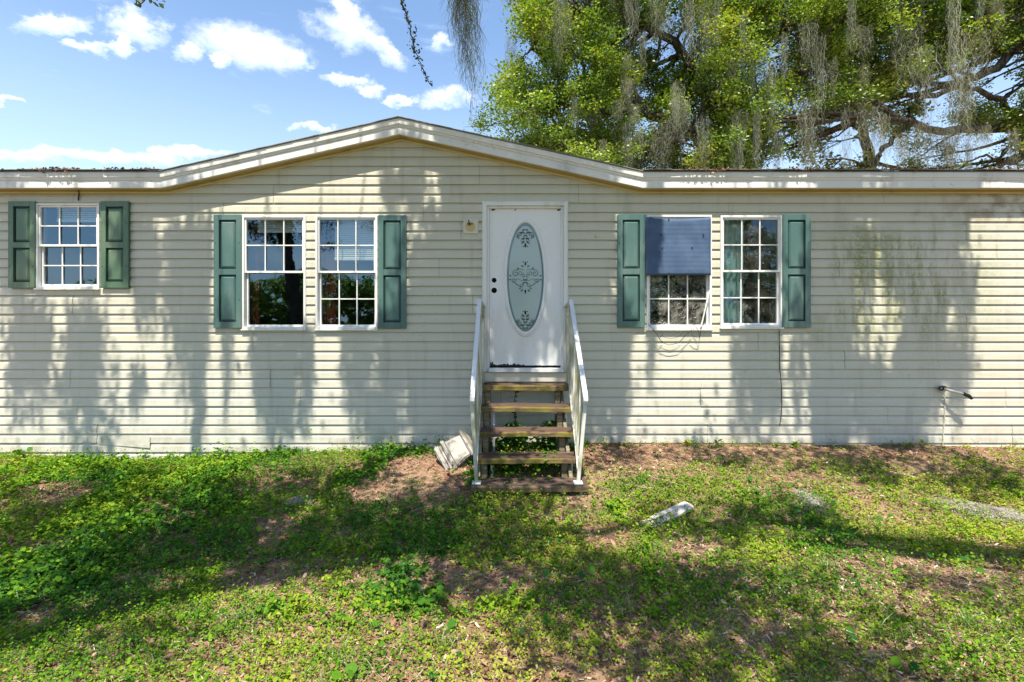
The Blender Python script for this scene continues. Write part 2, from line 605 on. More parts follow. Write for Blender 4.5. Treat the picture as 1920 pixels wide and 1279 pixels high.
M['blind'] = paint('blind_white', (.72, .74, .70), (.5, .5, .45), .3, .6, .2, 9)
M['roof'] = paint('roof_shingle', (.20, .19, .165), (.08, .075, .06), .6, .95, .1, 6, False, .5)
M['shingle'] = paint('shingle_edge', (.22, .21, .17), (.07, .065, .05), .6, .95, .1, 9, False, .5)
M['concrete'] = paint('pale_concrete', (.42, .40, .36), (.11, .10, .075), .85, .9, .15, 8, False, .9, .42, .66)
M['board'] = paint('bleached_board', (.54, .51, .47), (.27, .20, .15), .6, .8, .2, 6, False, .4)
M['sheathing'] = paint('wall_sheathing', (.3, .25, .18), (.2, .15, .1), .3, .9, .1)
M['ground'] = ground_material()
M['bark'] = bark_material('oak_bark', (.035, .028, .022), (.15, .125, .10))
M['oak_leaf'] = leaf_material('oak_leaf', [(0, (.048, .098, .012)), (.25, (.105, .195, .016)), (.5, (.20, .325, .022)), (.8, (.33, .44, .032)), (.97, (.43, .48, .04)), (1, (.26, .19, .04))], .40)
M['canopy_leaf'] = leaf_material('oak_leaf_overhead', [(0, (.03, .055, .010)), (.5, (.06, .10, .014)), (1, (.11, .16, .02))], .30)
M['weed'] = leaf_material('weed_leaf', [(0, (.032, .115, .022)), (.3, (.075, .200, .016)), (.6, (.165, .300, .016)), (.85, (.31, .40, .028)), (1, (.38, .34, .09))], .30, .6, .004)
M['grass'] = leaf_material('grass_blade', [(0, (.06, .13, .025)), (.5, (.15, .24, .04)), (.85, (.30, .34, .09)), (1, (.45, .38, .20))], .3)
M['litter'] = leaf_material('mulch_chip', [(0, (.05, .022, .013)), (.3, (.17, .080, .045)), (.6, (.33, .19, .115)), (.85, (.52, .37, .26)), (1, (.66, .56, .44))], .08, .6, .02)
M['moss'] = leaf_material('spanish_moss', [(0, (.12, .13, .09)), (.4, (.26, .27, .19)), (.75, (.41, .41, .31)), (1, (.56, .54, .45))], .30, .6, .02)
M['moss_ground'] = leaf_material('fallen_moss', [(0, (.22, .21, .18)), (.5, (.42, .40, .35)), (1, (.62, .60, .55))], .2, .6, .02)

def sheet_material():
    m, gg = new_mat('blue_sheet')
    p = pos(gg)
    x, y, z = gg.sep(p)
    n = gg.noise(p, 5, 5, .6)
    c = gg.mix(gg.ss(n, .4, .75), (.058, .100, .185), (.085, .135, .225))
    wv = gg.m('SINE', gg.m('MULTIPLY', z, 115.0))
    c = gg.mix(gg.m('MULTIPLY', gg.ss(wv, 0.5, 1.0), .10), c, (.04, .08, .15))
    return finish(m, gg, principled(gg, c, .75, .25, wv, .10, .004))
M['blue'] = sheet_material()

def frosted_material():
    m, gg = new_mat('frosted_door_glass')
    p = pos(gg)
    c = gg.mix(gg.noise(p, 2.2, 3), (.33, .42, .405), (.39, .48, .46))
    return finish(m, gg, principled(gg, c, .10, .6, gg.noise(p, 5, 2), .05, .004))
M['frost'] = frosted_material()
M['etch'] = paint('etched_dark', (.075, .115, .11), (.09, .13, .12), .2, .4, .4)
M['bevelglass'] = paint('bevelled_glass_edge', (.16, .24, .27), (.3, .38, .4), .3, .08, .7)

# ------------------------------------------------------------------ ground
def base_z(X):
    px = np.asarray(X) / YW * F + 960
    return np.interp(px, [-900, 0, 150, 280, 420, 600, 800, 1000, 1100, 1500, 1700, 1900, 2800],
                     [-.10, -.05, -.09, -.125, -.08, -.03, .02, .05, .06, .06, .06, .02, -.05])

def gz(X, Y):
    X = np.asarray(X, float)
    Y = np.asarray(Y, float)
    t = np.clip((Y - 4.0) / (5.9 - 4.0), 0, 1)
    t = t * t * (3 - 2 * t)
    z = -.19 * (1 - t) + base_z(X) * t
    z = z + (fbm(X * .8, Y * .8, 3) - .5) * .10 * (1 - .7 * t) + (fbm(X * 4, Y * 4, 9) - .5) * .03
    far = np.clip((np.hypot(X, Y) - 18) / 30, 0, 1)
    return z * (1 - far) - .15 * far

def build_ground():
    xs = np.concatenate([np.linspace(-900, -40, 12), np.linspace(-38, -10, 16), np.linspace(-9, 9, 181), np.linspace(10, 38, 16), np.linspace(40, 900, 12)])
    ys = np.concatenate([np.linspace(-900, -40, 12), np.linspace(-36, -6, 14), np.linspace(-5, 6.2, 113), np.linspace(7, 40, 14), np.linspace(60, 900, 10)])
    X, Y = np.meshgrid(xs, ys)
    Z = gz(X, Y)
    V = np.stack([X, Y, Z], -1).reshape(-1, 3)
    nx, ny = len(xs), len(ys)
    i = np.arange(nx - 1)[None, :] + nx * np.arange(ny - 1)[:, None]
    Fs = np.stack([i, i + 1, i + 1 + nx, i + nx], -1).reshape(-1, 4)
    o = np_obj('ground', V, Fs, M['ground'], smooth=True)
    tag(o, kind='structure', label='brown soil and leaf mulch yard in front of the house')
build_ground()

# ------------------------------------------------------------------ the house
house = empty('mobile_home', (0, YW, 0))
tag(house, 'single-storey home with cream lap siding, low gable and green shutters', 'house')
def hb(mb, name, mat, parent=None, bevel=0.0, smooth=False, seg=1):
    """build in world coordinates under the house (or a part of it)"""
    o = mb.build(name, mat, None, bevel, smooth, seg)
    p = parent or house
    o.parent = p
    o.matrix_parent_inverse = Matrix.Translation((0, -YW, 0))
    return o
def hroot(name, parent=None):
    """empty part of the house; stays at the house's own origin"""
    o = empty(name, (0, 0, 0), parent=parent or house)
    return o

XL, XR = -8.6, 9.4
ZT = 3.105                       # wall top under the level eaves
KL, PK, KR = wx(306), wx(748), wx(1205)
ZP = 3.72

# openings (x0,x1,z0,z1)
WIN = {'a': (71, 190, 382, 541), 'b': (456, 575, 405, 617), 'c': (593, 709, 405, 617), 'd': (1211, 1333, 404, 617), 'e': (1349, 1465, 405, 614)}
DOOR = (906, 1063, 380, 697)
def opening(b, m=.02):
    return (wx(b[0]) + m, wx(b[1]) - m, wz(b[3]) + m, wz(b[2]) - m)
OPEN = [opening(b) for b in WIN.values()] + [opening(DOOR, .03)]

def subtract(iv, cuts):
    out = [iv]
    for c0, c1 in cuts:
        nx_ = []
        for a, b in out:
            if c1 <= a or c0 >= b:
                nx_.append((a, b))
            else:
                if c0 > a:
                    nx_.append((a, c0))
                if c1 < b:
                    nx_.append((c1, b))
        out = nx_
    return [q for q in out if q[1] - q[0] > .004]

LAP = .1107
Z0 = wz(622.5)
def gable_lim(z):
    if z < ZT + .03 - 1e-6:
        return XL, XR
    t = min(1, (z - ZT - .03) / (ZP - ZT))
    return KL + (PK - KL) * t, KR + (PK - KR) * t

def build_siding():
    rs = random.Random(21)
    prof = [(0.0, -.0175), (.066, -.0125), (LAP + .004, .0055)]
    for k in range(-8, 12):
        joints = [XL]
        x = XL + rs.uniform(.8, 3.6)
        while x < XR:
            joints.append(x)
            x += rs.choice((3.66, 3.66, 2.4))
        joints.append(XR)
        p0, p1 = Z0 + 2 * k * LAP - .004, Z0 + (2 * k + 2) * LAP + .008
        for o in OPEN:
            if o[2] < p0 and o[3] > p1:
                joints = [j_ for j_ in joints if not o[0] - .05 < j_ < o[1] + .05] + [o[0], o[1]]
        joints.sort()
        for j in range(len(joints) - 1):
            xa, xb = joints[j] + .002, joints[j + 1] - .002
            V, Fc = [], []
            dy = (int(xa * 7) % 2) * .0022 + rs.uniform(0, .0008)
            dzj = rs.uniform(-.0012, .0012)
            for n in (2 * k, 2 * k + 1):
                zb = Z0 + n * LAP + dzj
                zt = zb + LAP + .004
                if zb > ZP + .02 or zt < -.32:
                    continue
                cutz = sorted({zb, zb + .066, zt} | {z for o in OPEN for z in o[2:] if zb < z < zt} | ({ZT + .03} if zb < ZT + .03 < zt else set()))
                for za, zc in zip(cutz[:-1], cutz[1:]):
                    zm = (za + zc) / 2
                    if zm > ZP + .03:
                        continue
                    cuts = [(o[0], o[1]) for o in OPEN if o[2] < zm < o[3]]
                    la, ra = gable_lim(za + 1e-5 if zm > ZT + .03 else za - 1e-5)
                    lc, rc = gable_lim(zc - 1e-5 if zm < ZT + .03 else zc)
                    yf = lambda z: np.interp(z - zb, [q[0] for q in prof], [q[1] for q in prof]) + YW - dy
                    for a, b in subtract((max(xa, la), min(xb, ra)), cuts):
                        a2 = max(a, lc) if a <= la + 1e-6 else a
                        b2 = min(b, rc) if b >= ra - 1e-6 else b
                        if b - a < .004:
                            continue
                        a2 = min(a2, b2)
                        i = len(V)
                        V += [(a, yf(za), za), (b, yf(za), za), (b2, yf(zc), zc), (a2, yf(zc), zc)]
                        Fc.append((i, i + 1, i + 2, i + 3))
                        if abs(za - zb) < 1e-6:      # butt edge of the lap
                            V += [(a, YW + .008, za + .002), (b, YW + .008, za + .002)]
                            Fc.append((i, i + 4, i + 5, i + 1))
            if Fc:
                o = mobj('siding_panel', V, Fc, M['siding'])
                o.parent = house
                o.matrix_parent_inverse = Matrix.Translation((0, -YW, 0))
build_siding()

def build_core():
    xs = sorted({XL, XR} | {v for o in OPEN for v in o[:2]})
    zs = sorted({-.3, ZT} | {v for o in OPEN for v in o[2:]})
    mb = MB()
    for x0, x1 in zip(xs[:-1], xs[1:]):
        for z0, z1 in zip(zs[:-1], zs[1:]):
            xm, zm = (x0 + x1) / 2, (z0 + z1) / 2
            if any(o[0] < xm < o[1] and o[2] < zm < o[3] for o in OPEN):
                continue
            mb.box(x0, x1, YW + .012, YW + .10, z0, z1)
    mb.prism([(KL, ZT + .001), (KR, ZT + .001), (PK, ZP)], YW + .012, YW + .10)
    hb(mb, 'wall_core', M['sheathing'])
    # end and rear walls
    for x0, x1 in ((XL, XL + .1), (XR - .1, XR)):
        hb(MB().box(x0, x1, YW + .101, YW + 8.3, -.3, 3.1), 'end_wall', M['siding'])
    hb(MB().box(XL, XR, YW + 8.301, YW + 8.4, -.3, 3.1), 'rear_wall', M['siding'])
    # interior: floor, ceiling, back wall, partitions
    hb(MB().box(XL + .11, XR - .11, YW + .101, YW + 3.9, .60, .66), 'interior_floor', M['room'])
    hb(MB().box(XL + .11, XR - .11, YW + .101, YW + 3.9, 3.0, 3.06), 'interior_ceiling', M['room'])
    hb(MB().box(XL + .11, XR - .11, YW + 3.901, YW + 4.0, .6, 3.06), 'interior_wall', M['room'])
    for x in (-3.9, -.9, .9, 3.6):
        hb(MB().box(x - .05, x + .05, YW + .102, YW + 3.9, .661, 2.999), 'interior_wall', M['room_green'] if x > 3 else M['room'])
build_core()

# ---- roof, fascia, soffit
ZE = wz(322, 5.79)               # roof edge on the level runs
ZRP = wz(221, 5.79)              # roof edge at the gable peak
PITCH = .25
YE = 5.79
LINE = [(XL - .1, ZE), (wx(302, YE), ZE), (wx(748, YE), ZRP), (wx(1205, YE), ZE), (XR + .1, ZE)]
def strip(name, i0, p0, p1, prof, mat, parent=None):
    """profile [(dz,y)...] swept from p0 to p1 (x,z points on the roof edge line)"""
    V, Fc = [], []
    n = len(prof)
    for (x, z) in (p0, p1):
        V += [(x, y, z + dz) for dz, y in prof]
    for i in range(n - 1):
        Fc.append((i, n + i, n + i + 1, i + 1))
    Fc += [tuple(range(n)), tuple(range(2 * n - 1, n - 1, -1))]
    o = mobj(name, V, Fc, mat)
    o.parent = parent or house
    o.matrix_parent_inverse = Matrix.Translation((0, -YW, 0))
    return o
def runs(maxlen):
    for a, b in zip(LINE[:-1], LINE[1:]):
        n = max(1, round((b[0] - a[0]) / maxlen))
        for i in range(n):
            f0, f1 = i / n, (i + 1) / n
            yield (a[0] + (b[0] - a[0]) * f0 + .0008, a[1] + (b[1] - a[1]) * f0), (a[0] + (b[0] - a[0]) * f1 - .0008, a[1] + (b[1] - a[1]) * f1)
FP = [(-.012, YE + .03), (-.012, YE - .022), (-.070, YE - .020), (-.076, YE - .010), (-.080, YE - .006), (-.097, YE - .006), (-.102, YE + .004),
      (-.108, YE + .002), (-.186, YE), (-.190, YE + .004), (-.190, YE + .03)]
for p0, p1 in runs(3.0):
    strip('fascia_board', 0, p0, p1, FP, M['fascia'])
for p0, p1 in runs(3.66):
    strip('soffit_panel', 0, p0, p1, [(-.180, YE + .031), (-.184, YE + .031), (-.184, YW - .02), (-.180, YW - .02)], M['soffit'])
    strip('trim_strip', 0, p0, p1, [(-.178, YW - .0199), (-.207, YW - .036), (-.219, YW - .034), (-.222, YW - .014)], M['trim'])

roof = hroot('roof')
def slab(name, pts, th, mat, parent):
    n = len(pts)
    V = list(pts) + [(x, y, z - th) for x, y, z in pts]
    Fc = [tuple(range(n)), tuple(range(2 * n - 1, n - 1, -1))] + [(i, n + i, n + (i + 1) % n, (i + 1) % n) for i in range(n)]
    o = mobj(name, V, Fc, mat)
    o.parent = parent
    o.matrix_parent_inverse = Matrix.Translation((0, -YW, 0))
    return o
YRD = YW + 4.2
zr = lambda y: ZE + PITCH * (y - YE)
for xa_, xb_, ya_ in ((XL - .1, LINE[1][0] - .001, YE - .03), (LINE[1][0], LINE[3][0], YW + .13), (LINE[3][0] + .001, XR + .1, YE - .03)):
    slab('roof_slope', [(xa_, ya_, zr(max(ya_, YE))), (xb_, ya_, zr(max(ya_, YE))), (xb_, YRD, zr(YRD)), (xa_, YRD, zr(YRD))], .012, M['roof'], roof)
slab('roof_slope', [(XL - .1, YRD + .001, ZE + PITCH * (YRD - YE)), (XR + .1, YRD + .001, ZE + PITCH * (YRD - YE)), (XR + .1, YW + 8.6, ZE), (XL - .1, YW + 8.6, ZE)], .012, M['roof'], roof)
yb = YE + (ZRP - ZE) / PITCH
e_ = .003
slab('roof_slope', [(LINE[1][0], YE - .03, ZE + e_), (LINE[2][0], YE - .03, ZRP + e_), (LINE[2][0], yb, ZRP + e_)], .012, M['roof'], roof)
slab('roof_slope', [(LINE[2][0], YE - .03, ZRP + e_), (LINE[3][0], YE - .03, ZE + e_), (LINE[2][0], yb, ZRP + e_)], .012, M['roof'], roof)
# starter row of shingles along the edge
sh_me = None
rs = random.Random(4)
for a, b in zip(LINE[:-1], LINE[1:]):
    L = math.hypot(b[0] - a[0], b[1] - a[1])
    ang = math.atan2(b[1] - a[1], b[0] - a[0])
    n = int(L / .31)
    for i in range(n):
        f = (i + .5) / n
        x, z = a[0] + (b[0] - a[0]) * f, a[1] + (b[1] - a[1]) * f
        if abs(x) > 7.2:
            continue
        if sh_me is None:
            o = MB().box(-.161, .161, 0, .28, 0, .011).build('shingle', M['shingle'], None, .002)
            sh_me = o.data
        else:
            o = link(bpy.data.objects.new('shingle', sh_me))
        o.parent = roof
        o.location = (x, YE - (.042 + rs.uniform(0, .015) if abs(ang) < .01 else .033 + rs.uniform(0, .003)) - YW, z + (.002 + rs.uniform(0, .006) if abs(ang) < .01 else -.006 + rs.uniform(0, .003)))
        o.rotation_euler = (math.atan(PITCH) if abs(ang) < .01 else rs.uniform(0, .04), -ang + rs.uniform(-.02, .02) * (abs(ang) < .01), rs.uniform(-.03, .03))

# ---- windows
def window(key, mull_top=True, mull_bot=True, glass='glass', glass_bot=None, cover=False, pane_top=True, skew=0.0):
    x0, x1, z0, z1 = wx(WIN[key][0]), wx(WIN[key][1]), wz(WIN[key][3]), wz(WIN[key][2])
    w = hroot('window')
    yf = YW - .034
    t = .026
    fr = MB()
    fr.box(x0, x0 + t, yf, YW + .06, z0, z1)
    fr.box(x1 - t, x1, yf, YW + .06, z0, z1)
    fr.box(x0 + t + .0005, x1 - t - .0005, yf + .001, YW + .06, z1 - t, z1)
    fr.box(x0 + t + .0005, x1 - t - .0005, yf - .008, YW + .06, z0, z0 + t)
    hb(fr, 'frame', M['white'], w, .003)
    zm = (z0 + z1) / 2 + .005
    def sash(nm, sx0, sx1, sz0, sz1, ys, mull, gl, sk=0.0):
        s = .020
        b = MB()
        b.box(sx0, sx0 + s, ys, ys + .028, sz0, sz1)
        b.box(sx1 - s, sx1, ys, ys + .028, sz0, sz1)
        b.box(sx0 + s + .0004, sx1 - s - .0004, ys + .0006, ys + .028, sz0, sz0 + s + .004)
        b.box(sx0 + s + .0004, sx1 - s - .0004, ys + .0006, ys + .028, sz1 - s, sz1)
        hb(b, nm, M['white'], w, .002)
        gx0, gx1, gz0, gz1 = sx0 + s, sx1 - s, sz0 + s + .004, sz1 - s
        nx_, nz_ = (3, 2) if mull else (1, 1)
        m_ = .013
        if mull:
            gb = MB()
            for i in range(1, nx_):
                xc = gx0 + (gx1 - gx0) * i / nx_
                gb.box(xc - m_ / 2, xc + m_ / 2, ys + .006, ys + .018, gz0, gz1)
            zc = (gz0 + gz1) / 2
            gb.box(gx0, gx1, ys + .0045, ys + .0195, zc - m_ / 2, zc + m_ / 2)
            hb(gb, 'grille', M['white'], w)
        for i in range(nx_):
            for j in range(nz_):
                a, b_ = gx0 + (gx1 - gx0) * i / nx_, gx0 + (gx1 - gx0) * (i + 1) / nx_
                c, d_ = gz0 + (gz1 - gz0) * j / nz_, gz0 + (gz1 - gz0) * (j + 1) / nz_
                yg = ys + .021 + random.uniform(-.0006, .0006)
                tl = random.uniform(-.0012, .0012)
                V = [(a, yg, c), (b_, yg + tl, c), (b_, yg + tl, d_), (a, yg, d_)]
                o = mobj('pane', V, [(0, 1, 2, 3)], M[gl])
                o.parent = w
                o.matrix_parent_inverse = Matrix.Translation((0, -YW, 0))
    sash('upper_sash', x0 + t + .001, x1 - t - .001, zm - .012, z1 - t - .001, YW - .018, mull_top, glass)
    sash('lower_sash', x0 + t + .008, x1 - t - .001, z0 + t + .001, zm + .010, YW + .014, mull_bot, glass_bot or glass)
    # sill lip
    hb(MB().box(x0 - .006, x1 + .006, yf - .016, YW - .002, z0 - .018, z0 - .0005), 'sill', M['white'], w, .003)
    return w
window('a')
window('b', True, False)
window('c')
window('d', True, True, 'glass_dark', 'glass_dirty')
window('e', True, True, 'glass_dark')

def shutter(px0, px1, py0, py1, mat, label=None):
    x0, x1, z0, z1 = wx(px0, YW - .03), wx(px1, YW - .03), wz(py1, YW - .03), wz(py0, YW - .03)
    s = hroot('shutter')
    yb_, yf = YW - .026, YW - .050
    w = x1 - x0
    st = w * .19
    mid = z0 + (z1 - z0) * .495
    rails = [(z0, z0 + st * 1.15), (mid - st * .55, mid + st * .55), (z1 - st * 1.0, z1)]
    fb = MB()
    fb.box(x0, x0 + st, yf, yb_, z0, z1)
    fb.box(x1 - st, x1, yf, yb_, z0, z1)
    for a, b in rails:
        fb.box(x0 + st + .0003, x1 - st - .0003, yf + .0004, yb_, a, b)
    fb.box(x0 + .004, x1 - .004, yb_ + .0006, YW - .002, z0 + .004, z1 - .004)
    hb(fb, 'stiles', M[mat], s, .002)
    for (a, b) in ((rails[0][1], rails[1][0]), (rails[1][1], rails[2][0])):
        hb(MB().box(x0 + st + .0006, x1 - st - .0006, yb_ - .003, yb_ + .0004, a + .0006, b - .0006), 'groove', M['green_dk'], s)
        e = .018
        q = MB()
        x_0, x_1, z_0, z_1 = x0 + st + .017, x1 - st - .013, a + .014, b - .017
        V = [(x_0, yb_ - .0035, z_0), (x_1, yb_ - .0035, z_0), (x_1, yb_ - .0035, z_1), (x_0, yb_ - .0035, z_1),
             (x_0 + e, yf + .003, z_0 + e), (x_1 - e, yf + .003, z_0 + e), (x_1 - e, yf + .003, z_1 - e), (x_0 + e, yf + .003, z_1 - e)]
        q.v, q.f = V, [(0, 1, 5, 4), (1, 2, 6, 5), (2, 3, 7, 6), (3, 0, 4, 7), (4, 5, 6, 7)]
        hb(q, 'raised_panel', M[mat], s)
    sc = MB()
    for xx in (x0 + st * .4, x1 - st * .4):
        for f in (.25, .75):
            zz = z0 + (z1 - z0) * f
            sc.tube([(xx, yf - .003, zz), (xx, yf + .002, zz)], .005, 8)
    hb(sc, 'screws', M['green_dk'], s)
    return s
shutter(18, 68, 378, 540, 'green_reflected')
shutter(190.5, 243, 378, 540, 'green_reflected')
shutter(402, 454, 403, 615, 'green')
shutter(709.5, 762, 404, 616, 'green')
shutter(1157, 1209, 403, 614, 'green')
shutter(1466, 1519, 403, 614, 'green')

# ---- front door
door = hroot('door')
dx0, dx1, dz0, dz1 = wx(906), wx(1063), wz(697), wz(380)
ix0, ix1, iz0, iz1 = wx(918), wx(1054), wz(686), wz(390)
fb = MB()
fb.box(dx0, dx0 + .045, YW - .045, YW + .05, dz0, dz1)
fb.box(dx1 - .045, dx1, YW - .045, YW + .05, dz0, dz1)
fb.box(dx0 + .0455, dx1 - .0455, YW - .044, YW + .05, dz1 - .045, dz1)
fb.box(dx0 - .012, dx0 - .0004, YW - .03, YW, dz0, dz1 + .012)
fb.box(dx1 + .0004, dx1 + .012, YW - .03, YW, dz0, dz1 + .012)
fb.box(dx0, dx1, YW - .03, YW, dz1 + .0004, dz1 + .012)
fb.box(dx0 + .046, dx0 + .075, YW - .022, YW + .05, dz0, dz1 - .046)
fb.box(dx1 - .075, dx1 - .046, YW - .022, YW + .05, dz0, dz1 - .046)
fb.box(dx0 + .0755, dx1 - .0755, YW - .0225, YW + .05, dz1 - .072, dz1 - .0455)
hb(fb, 'door_frame', M['doorframe'], door, .003)
yd = YW + .008
ocx, ocz, orx, orz = wx(985), wz(520), (1026 - 944) / 2 / F * YW, (632 - 408) / 2 / F * YW
grx, grz = (1018 - 949) / 2 / F * YW, (622 - 418) / 2 / F * YW
N = 72
def ell(rx, rz, y, cz=ocz, n=N):
    return [(ocx + rx * math.cos(2 * math.pi * k / n), y, cz + rz * math.sin(2 * math.pi * k / n)) for k in range(n)]
# slab with an oval cut: rings from ellipse to rectangle
V = ell(orx * .97, orz * .985, yd)
outer = []
for k in range(N):
    c, s = math.cos(2 * math.pi * k / N), math.sin(2 * math.pi * k / N)
    hw, hh = (ix1 - ix0) / 2, (iz1 - iz0) / 2
    cxm, czm = (ix0 + ix1) / 2, (iz0 + iz1) / 2
    t = min(hw / abs(c) if abs(c) > 1e-6 else 9, hh / abs(s) if abs(s) > 1e-6 else 9)
    outer.append([cxm + c * t, yd, czm + s * t])
for (cx_, cz_) in ((ix0, iz0), (ix1, iz0), (ix1, iz1), (ix0, iz1)):
    j = min(range(N), key=lambda q: (outer[q][0] - cx_) ** 2 + (outer[q][2] - cz_) ** 2)
    outer[j] = [cx_, yd, cz_]
V += [tuple(o) for o in outer]
Fc = [(k, (k + 1) % N, N + (k + 1) % N, N + k) for k in range(N)]
o = mobj('door_slab', V, Fc, M['door'])
o.parent = door
o.matrix_parent_inverse = Matrix.Translation((0, -YW, 0))
def ring(profile, name, mat):
    """profile [(scale 0..1 between glass and outer, y)]"""
    V, Fc = [], []
    for t, y in profile:
        V += ell(grx + (orx - grx) * t, grz + (orz - grz) * t, y)
    for i in range(len(profile) - 1):
        for k in range(N):
            a, b = i * N + k, i * N + (k + 1) % N
            Fc.append((a, b, b + N, a + N))
    o = mobj(name, V, Fc, mat, smooth=True)
    o.parent = door
    o.matrix_parent_inverse = Matrix.Translation((0, -YW, 0))
ring([(1.0, yd + .001), (.97, yd - .010), (.86, yd - .017), (.62, yd - .014), (.5, yd - .020), (.2, yd - .018), (.06, yd - .010), (0, yd + .004)], 'oval_moulding', M['door'])
ring([(.02, yd + .0035), (-.55, yd + .0005)], 'glass_bevel', M['bevelglass'])
V = [(ocx, yd + .0005, ocz)] + ell(grx - (orx - grx) * .54, grz - (orz - grz) * .54, yd + .0005)
o = mobj('oval_glass', V, [(0, 1 + k, 1 + (k + 1) % N) for k in range(N)], M['frost'])
o.parent = door
o.matrix_parent_inverse = Matrix.Translation((0, -YW, 0))
# etched scrollwork: flat ribbons just proud of the glass
def ribbon(mb, pts, w):
    b = len(mb.v)
    n = len(pts)
    for i, (x, z) in enumerate(pts):
        x1_, z1_ = pts[min(i + 1, n - 1)]
        x0_, z0_ = pts[max(i - 1, 0)]
        tx, tz = x1_ - x0_, z1_ - z0_
        L = math.hypot(tx, tz) or 1
        ww = w * .78 * (1 - .35 * abs(2 * i / (n - 1) - 1))
        mb.v += [(x - tz / L * ww / 2, yd - .0025, z + tx / L * ww / 2), (x + tz / L * ww / 2, yd - .0025, z - tx / L * ww / 2)]
    for i in range(n - 1):
        mb.f.append((b + 2 * i, b + 2 * i + 1, b + 2 * i + 3, b + 2 * i + 2))
def spiral(cx, cz, r, a0, turns, sgn, n=18):
    return [(cx + r * (1 - .8 * t) * math.cos(a0 + sgn * turns * 2 * math.pi * t), cz + r * (1 - .8 * t) * math.sin(a0 + sgn * turns * 2 * math.pi * t)) for t in np.linspace(0, 1, n)]
def leafshape(mb, x, z, ang, L, w):
    b = len(mb.v)
    pts = [(0, 0), (L * .3, w / 2), (L * .65, w * .42), (L, 0), (L * .65, -w * .42), (L * .3, -w / 2)]
    for u, v in pts:
        mb.v.append((x + u * math.cos(ang) - v * math.sin(ang), yd - .0025, z + u * math.sin(ang) + v * math.cos(ang)))
    mb.f.append(tuple(range(b, b + 6)))
et = MB()
k = 1 / F * YW
def ornament(cx, cz, s, flip=1, big=True):
    for sg in (-1, 1):
        X = lambda v: cx + sg * v * s * k
        Z = lambda v: cz + flip * v * s * k
        def sp(x, z, r, a0, t, d_, w=1.3):
            pts = spiral(0, 0, r, a0, t, d_)
            ribbon(et, [(X(x + p), Z(z + q)) for p, q in pts], w * s * k)
        def lf(x, z, a, L, w):
            aa = a if sg > 0 else math.pi - a
            leafshape(et, X(x), Z(z), aa * flip, L * s * k, w * s * k)
        if big:
            sp(18, 8, 7, 2.2, 1.4, -1, 1.8)
            sp(22, -5, 5, 2.5, 1.3, 1, 1.6)
            sp(9, 9, 5, 3.0, 1.2, 1)
            sp(6, -14, 4, .5, 1.2, -1)
            sp(4, 3, 4, 0, 1.1, 1)
            ribbon(et, [(X(24 - 17 * t), Z(-6 - 12 * t - 4 * t * (1 - t))) for t in np.linspace(0, 1, 9)], 1.9 * s * k)
            ribbon(et, [(X(2 + 16 * t), Z(14 + 2 * math.sin(3.1 * t))) for t in np.linspace(0, 1, 9)], 1.3 * s * k)
            ribbon(et, [(X(0 + 20 * t), Z(-4 - 1.5 * math.sin(6 * t))) for t in np.linspace(0, 1, 9)], 1.0 * s * k)
            for x, z, a, L, w in ((3, 20, .5, 6, 3), (0, 22, 1.57, 8, 3), (4, -22, -.7, 7, 3), (0, -22, -1.57, 9, 3), (26, 2, .6, 6, 2.5), (26, -3, -.3, 6, 2.5), (0, -6, .8, 6, 3), (0, -8, -.6, 7, 3), (12, 15, .9, 6, 2.5), (8, -19, -.5, 5, 2.5), (2, 28, .8, 4, 2)):
                lf(x, z, a, L, w)
        else:
            sp(10, -6, 6, 1.8, 1.3, -1, 1.7)
            sp(5, 3, 4, .4, 1.2, 1)
            sp(14, -1, 3.4, 2.0, 1.1, 1)
            ribbon(et, [(X(16 - 14 * t), Z(-2 - 12 * t)) for t in np.linspace(0, 1, 8)], 1.6 * s * k)
            for x, z, a, L, w in ((0, 9, 1.57, 9, 3), (1, 6, .6, 8, 3), (0, 0, .3, 8, 3.2), (0, -8, -.3, 9, 3), (0, -6, .9, 6, 3), (2, 14, .6, 4, 2), (0, -15, .2, 6, 2.5)):
                lf(x, z, a, L, w)
ornament(ocx, wz(520.5), 1.0)
ornament(ocx, wz(600), 1.05, 1, False)
ornament(ocx, wz(446), 1.05, -1, False)
hb(et, 'etched_scrollwork', M['etch'], door)
for py, r in ((525.5, 4.6), (544.5, 5.2)):
    hb(MB().tube([(wx(926.5), yd - .0015, wz(py)), (wx(926.5), yd + .02, wz(py))], r / F * YW, 20), 'lock_hole', M['black'], door)
# rotted bottom edge and stain pieces at the top corners
rot_ = MB()
rs = random.Random(8)
x = ix0 + .004
while x < ix1 - .03:
    w = rs.uniform(.015, .05)
    h = (rs.uniform(.012, .03) if x < ix0 + .42 else rs.uniform(.003, .008))
    if x < ix0 + .03:
        h = .05
    rot_.prism([(x, iz0), (x + w, iz0), (x + w - .004, iz0 + h * rs.uniform(.5, 1)), (x + w * .5, iz0 + h), (x + .004, iz0 + h * rs.uniform(.5, 1))], yd - .002, yd + .004)
    x += w * rs.uniform(.8, 1.0) + .0005
for xx, w in ((ix0 + .02, .05), (ix1 - .06, .045), (ix0 + .30, .02)):
    rot_.prism([(xx, iz1 - .028), (xx + w * .3, iz1 - .036), (xx + w, iz1 - .02), (xx + w * .9, iz1 - .012), (xx + .01, iz1 - .014)], yd - .0035, yd + .004)
hb(rot_, 'rotted_edge', M['dark'], door)
# threshold and apron boards
hb(MB().box(wx(917, 5.9), wx(1056, 5.9), YW - .085, YW + .02, wz(697), wz(689.5)), 'threshold', M['rail'], door, .004)
hb(MB().box(wx(908), wx(1064), YW - .055, YW - .015, wz(715), wz(698)), 'apron_board', M['siding'], door, .004)
hb(MB().box(ix0, ix1, YW + .0485, YW + .055, dz0, iz1), 'door_back', M['room'], door)

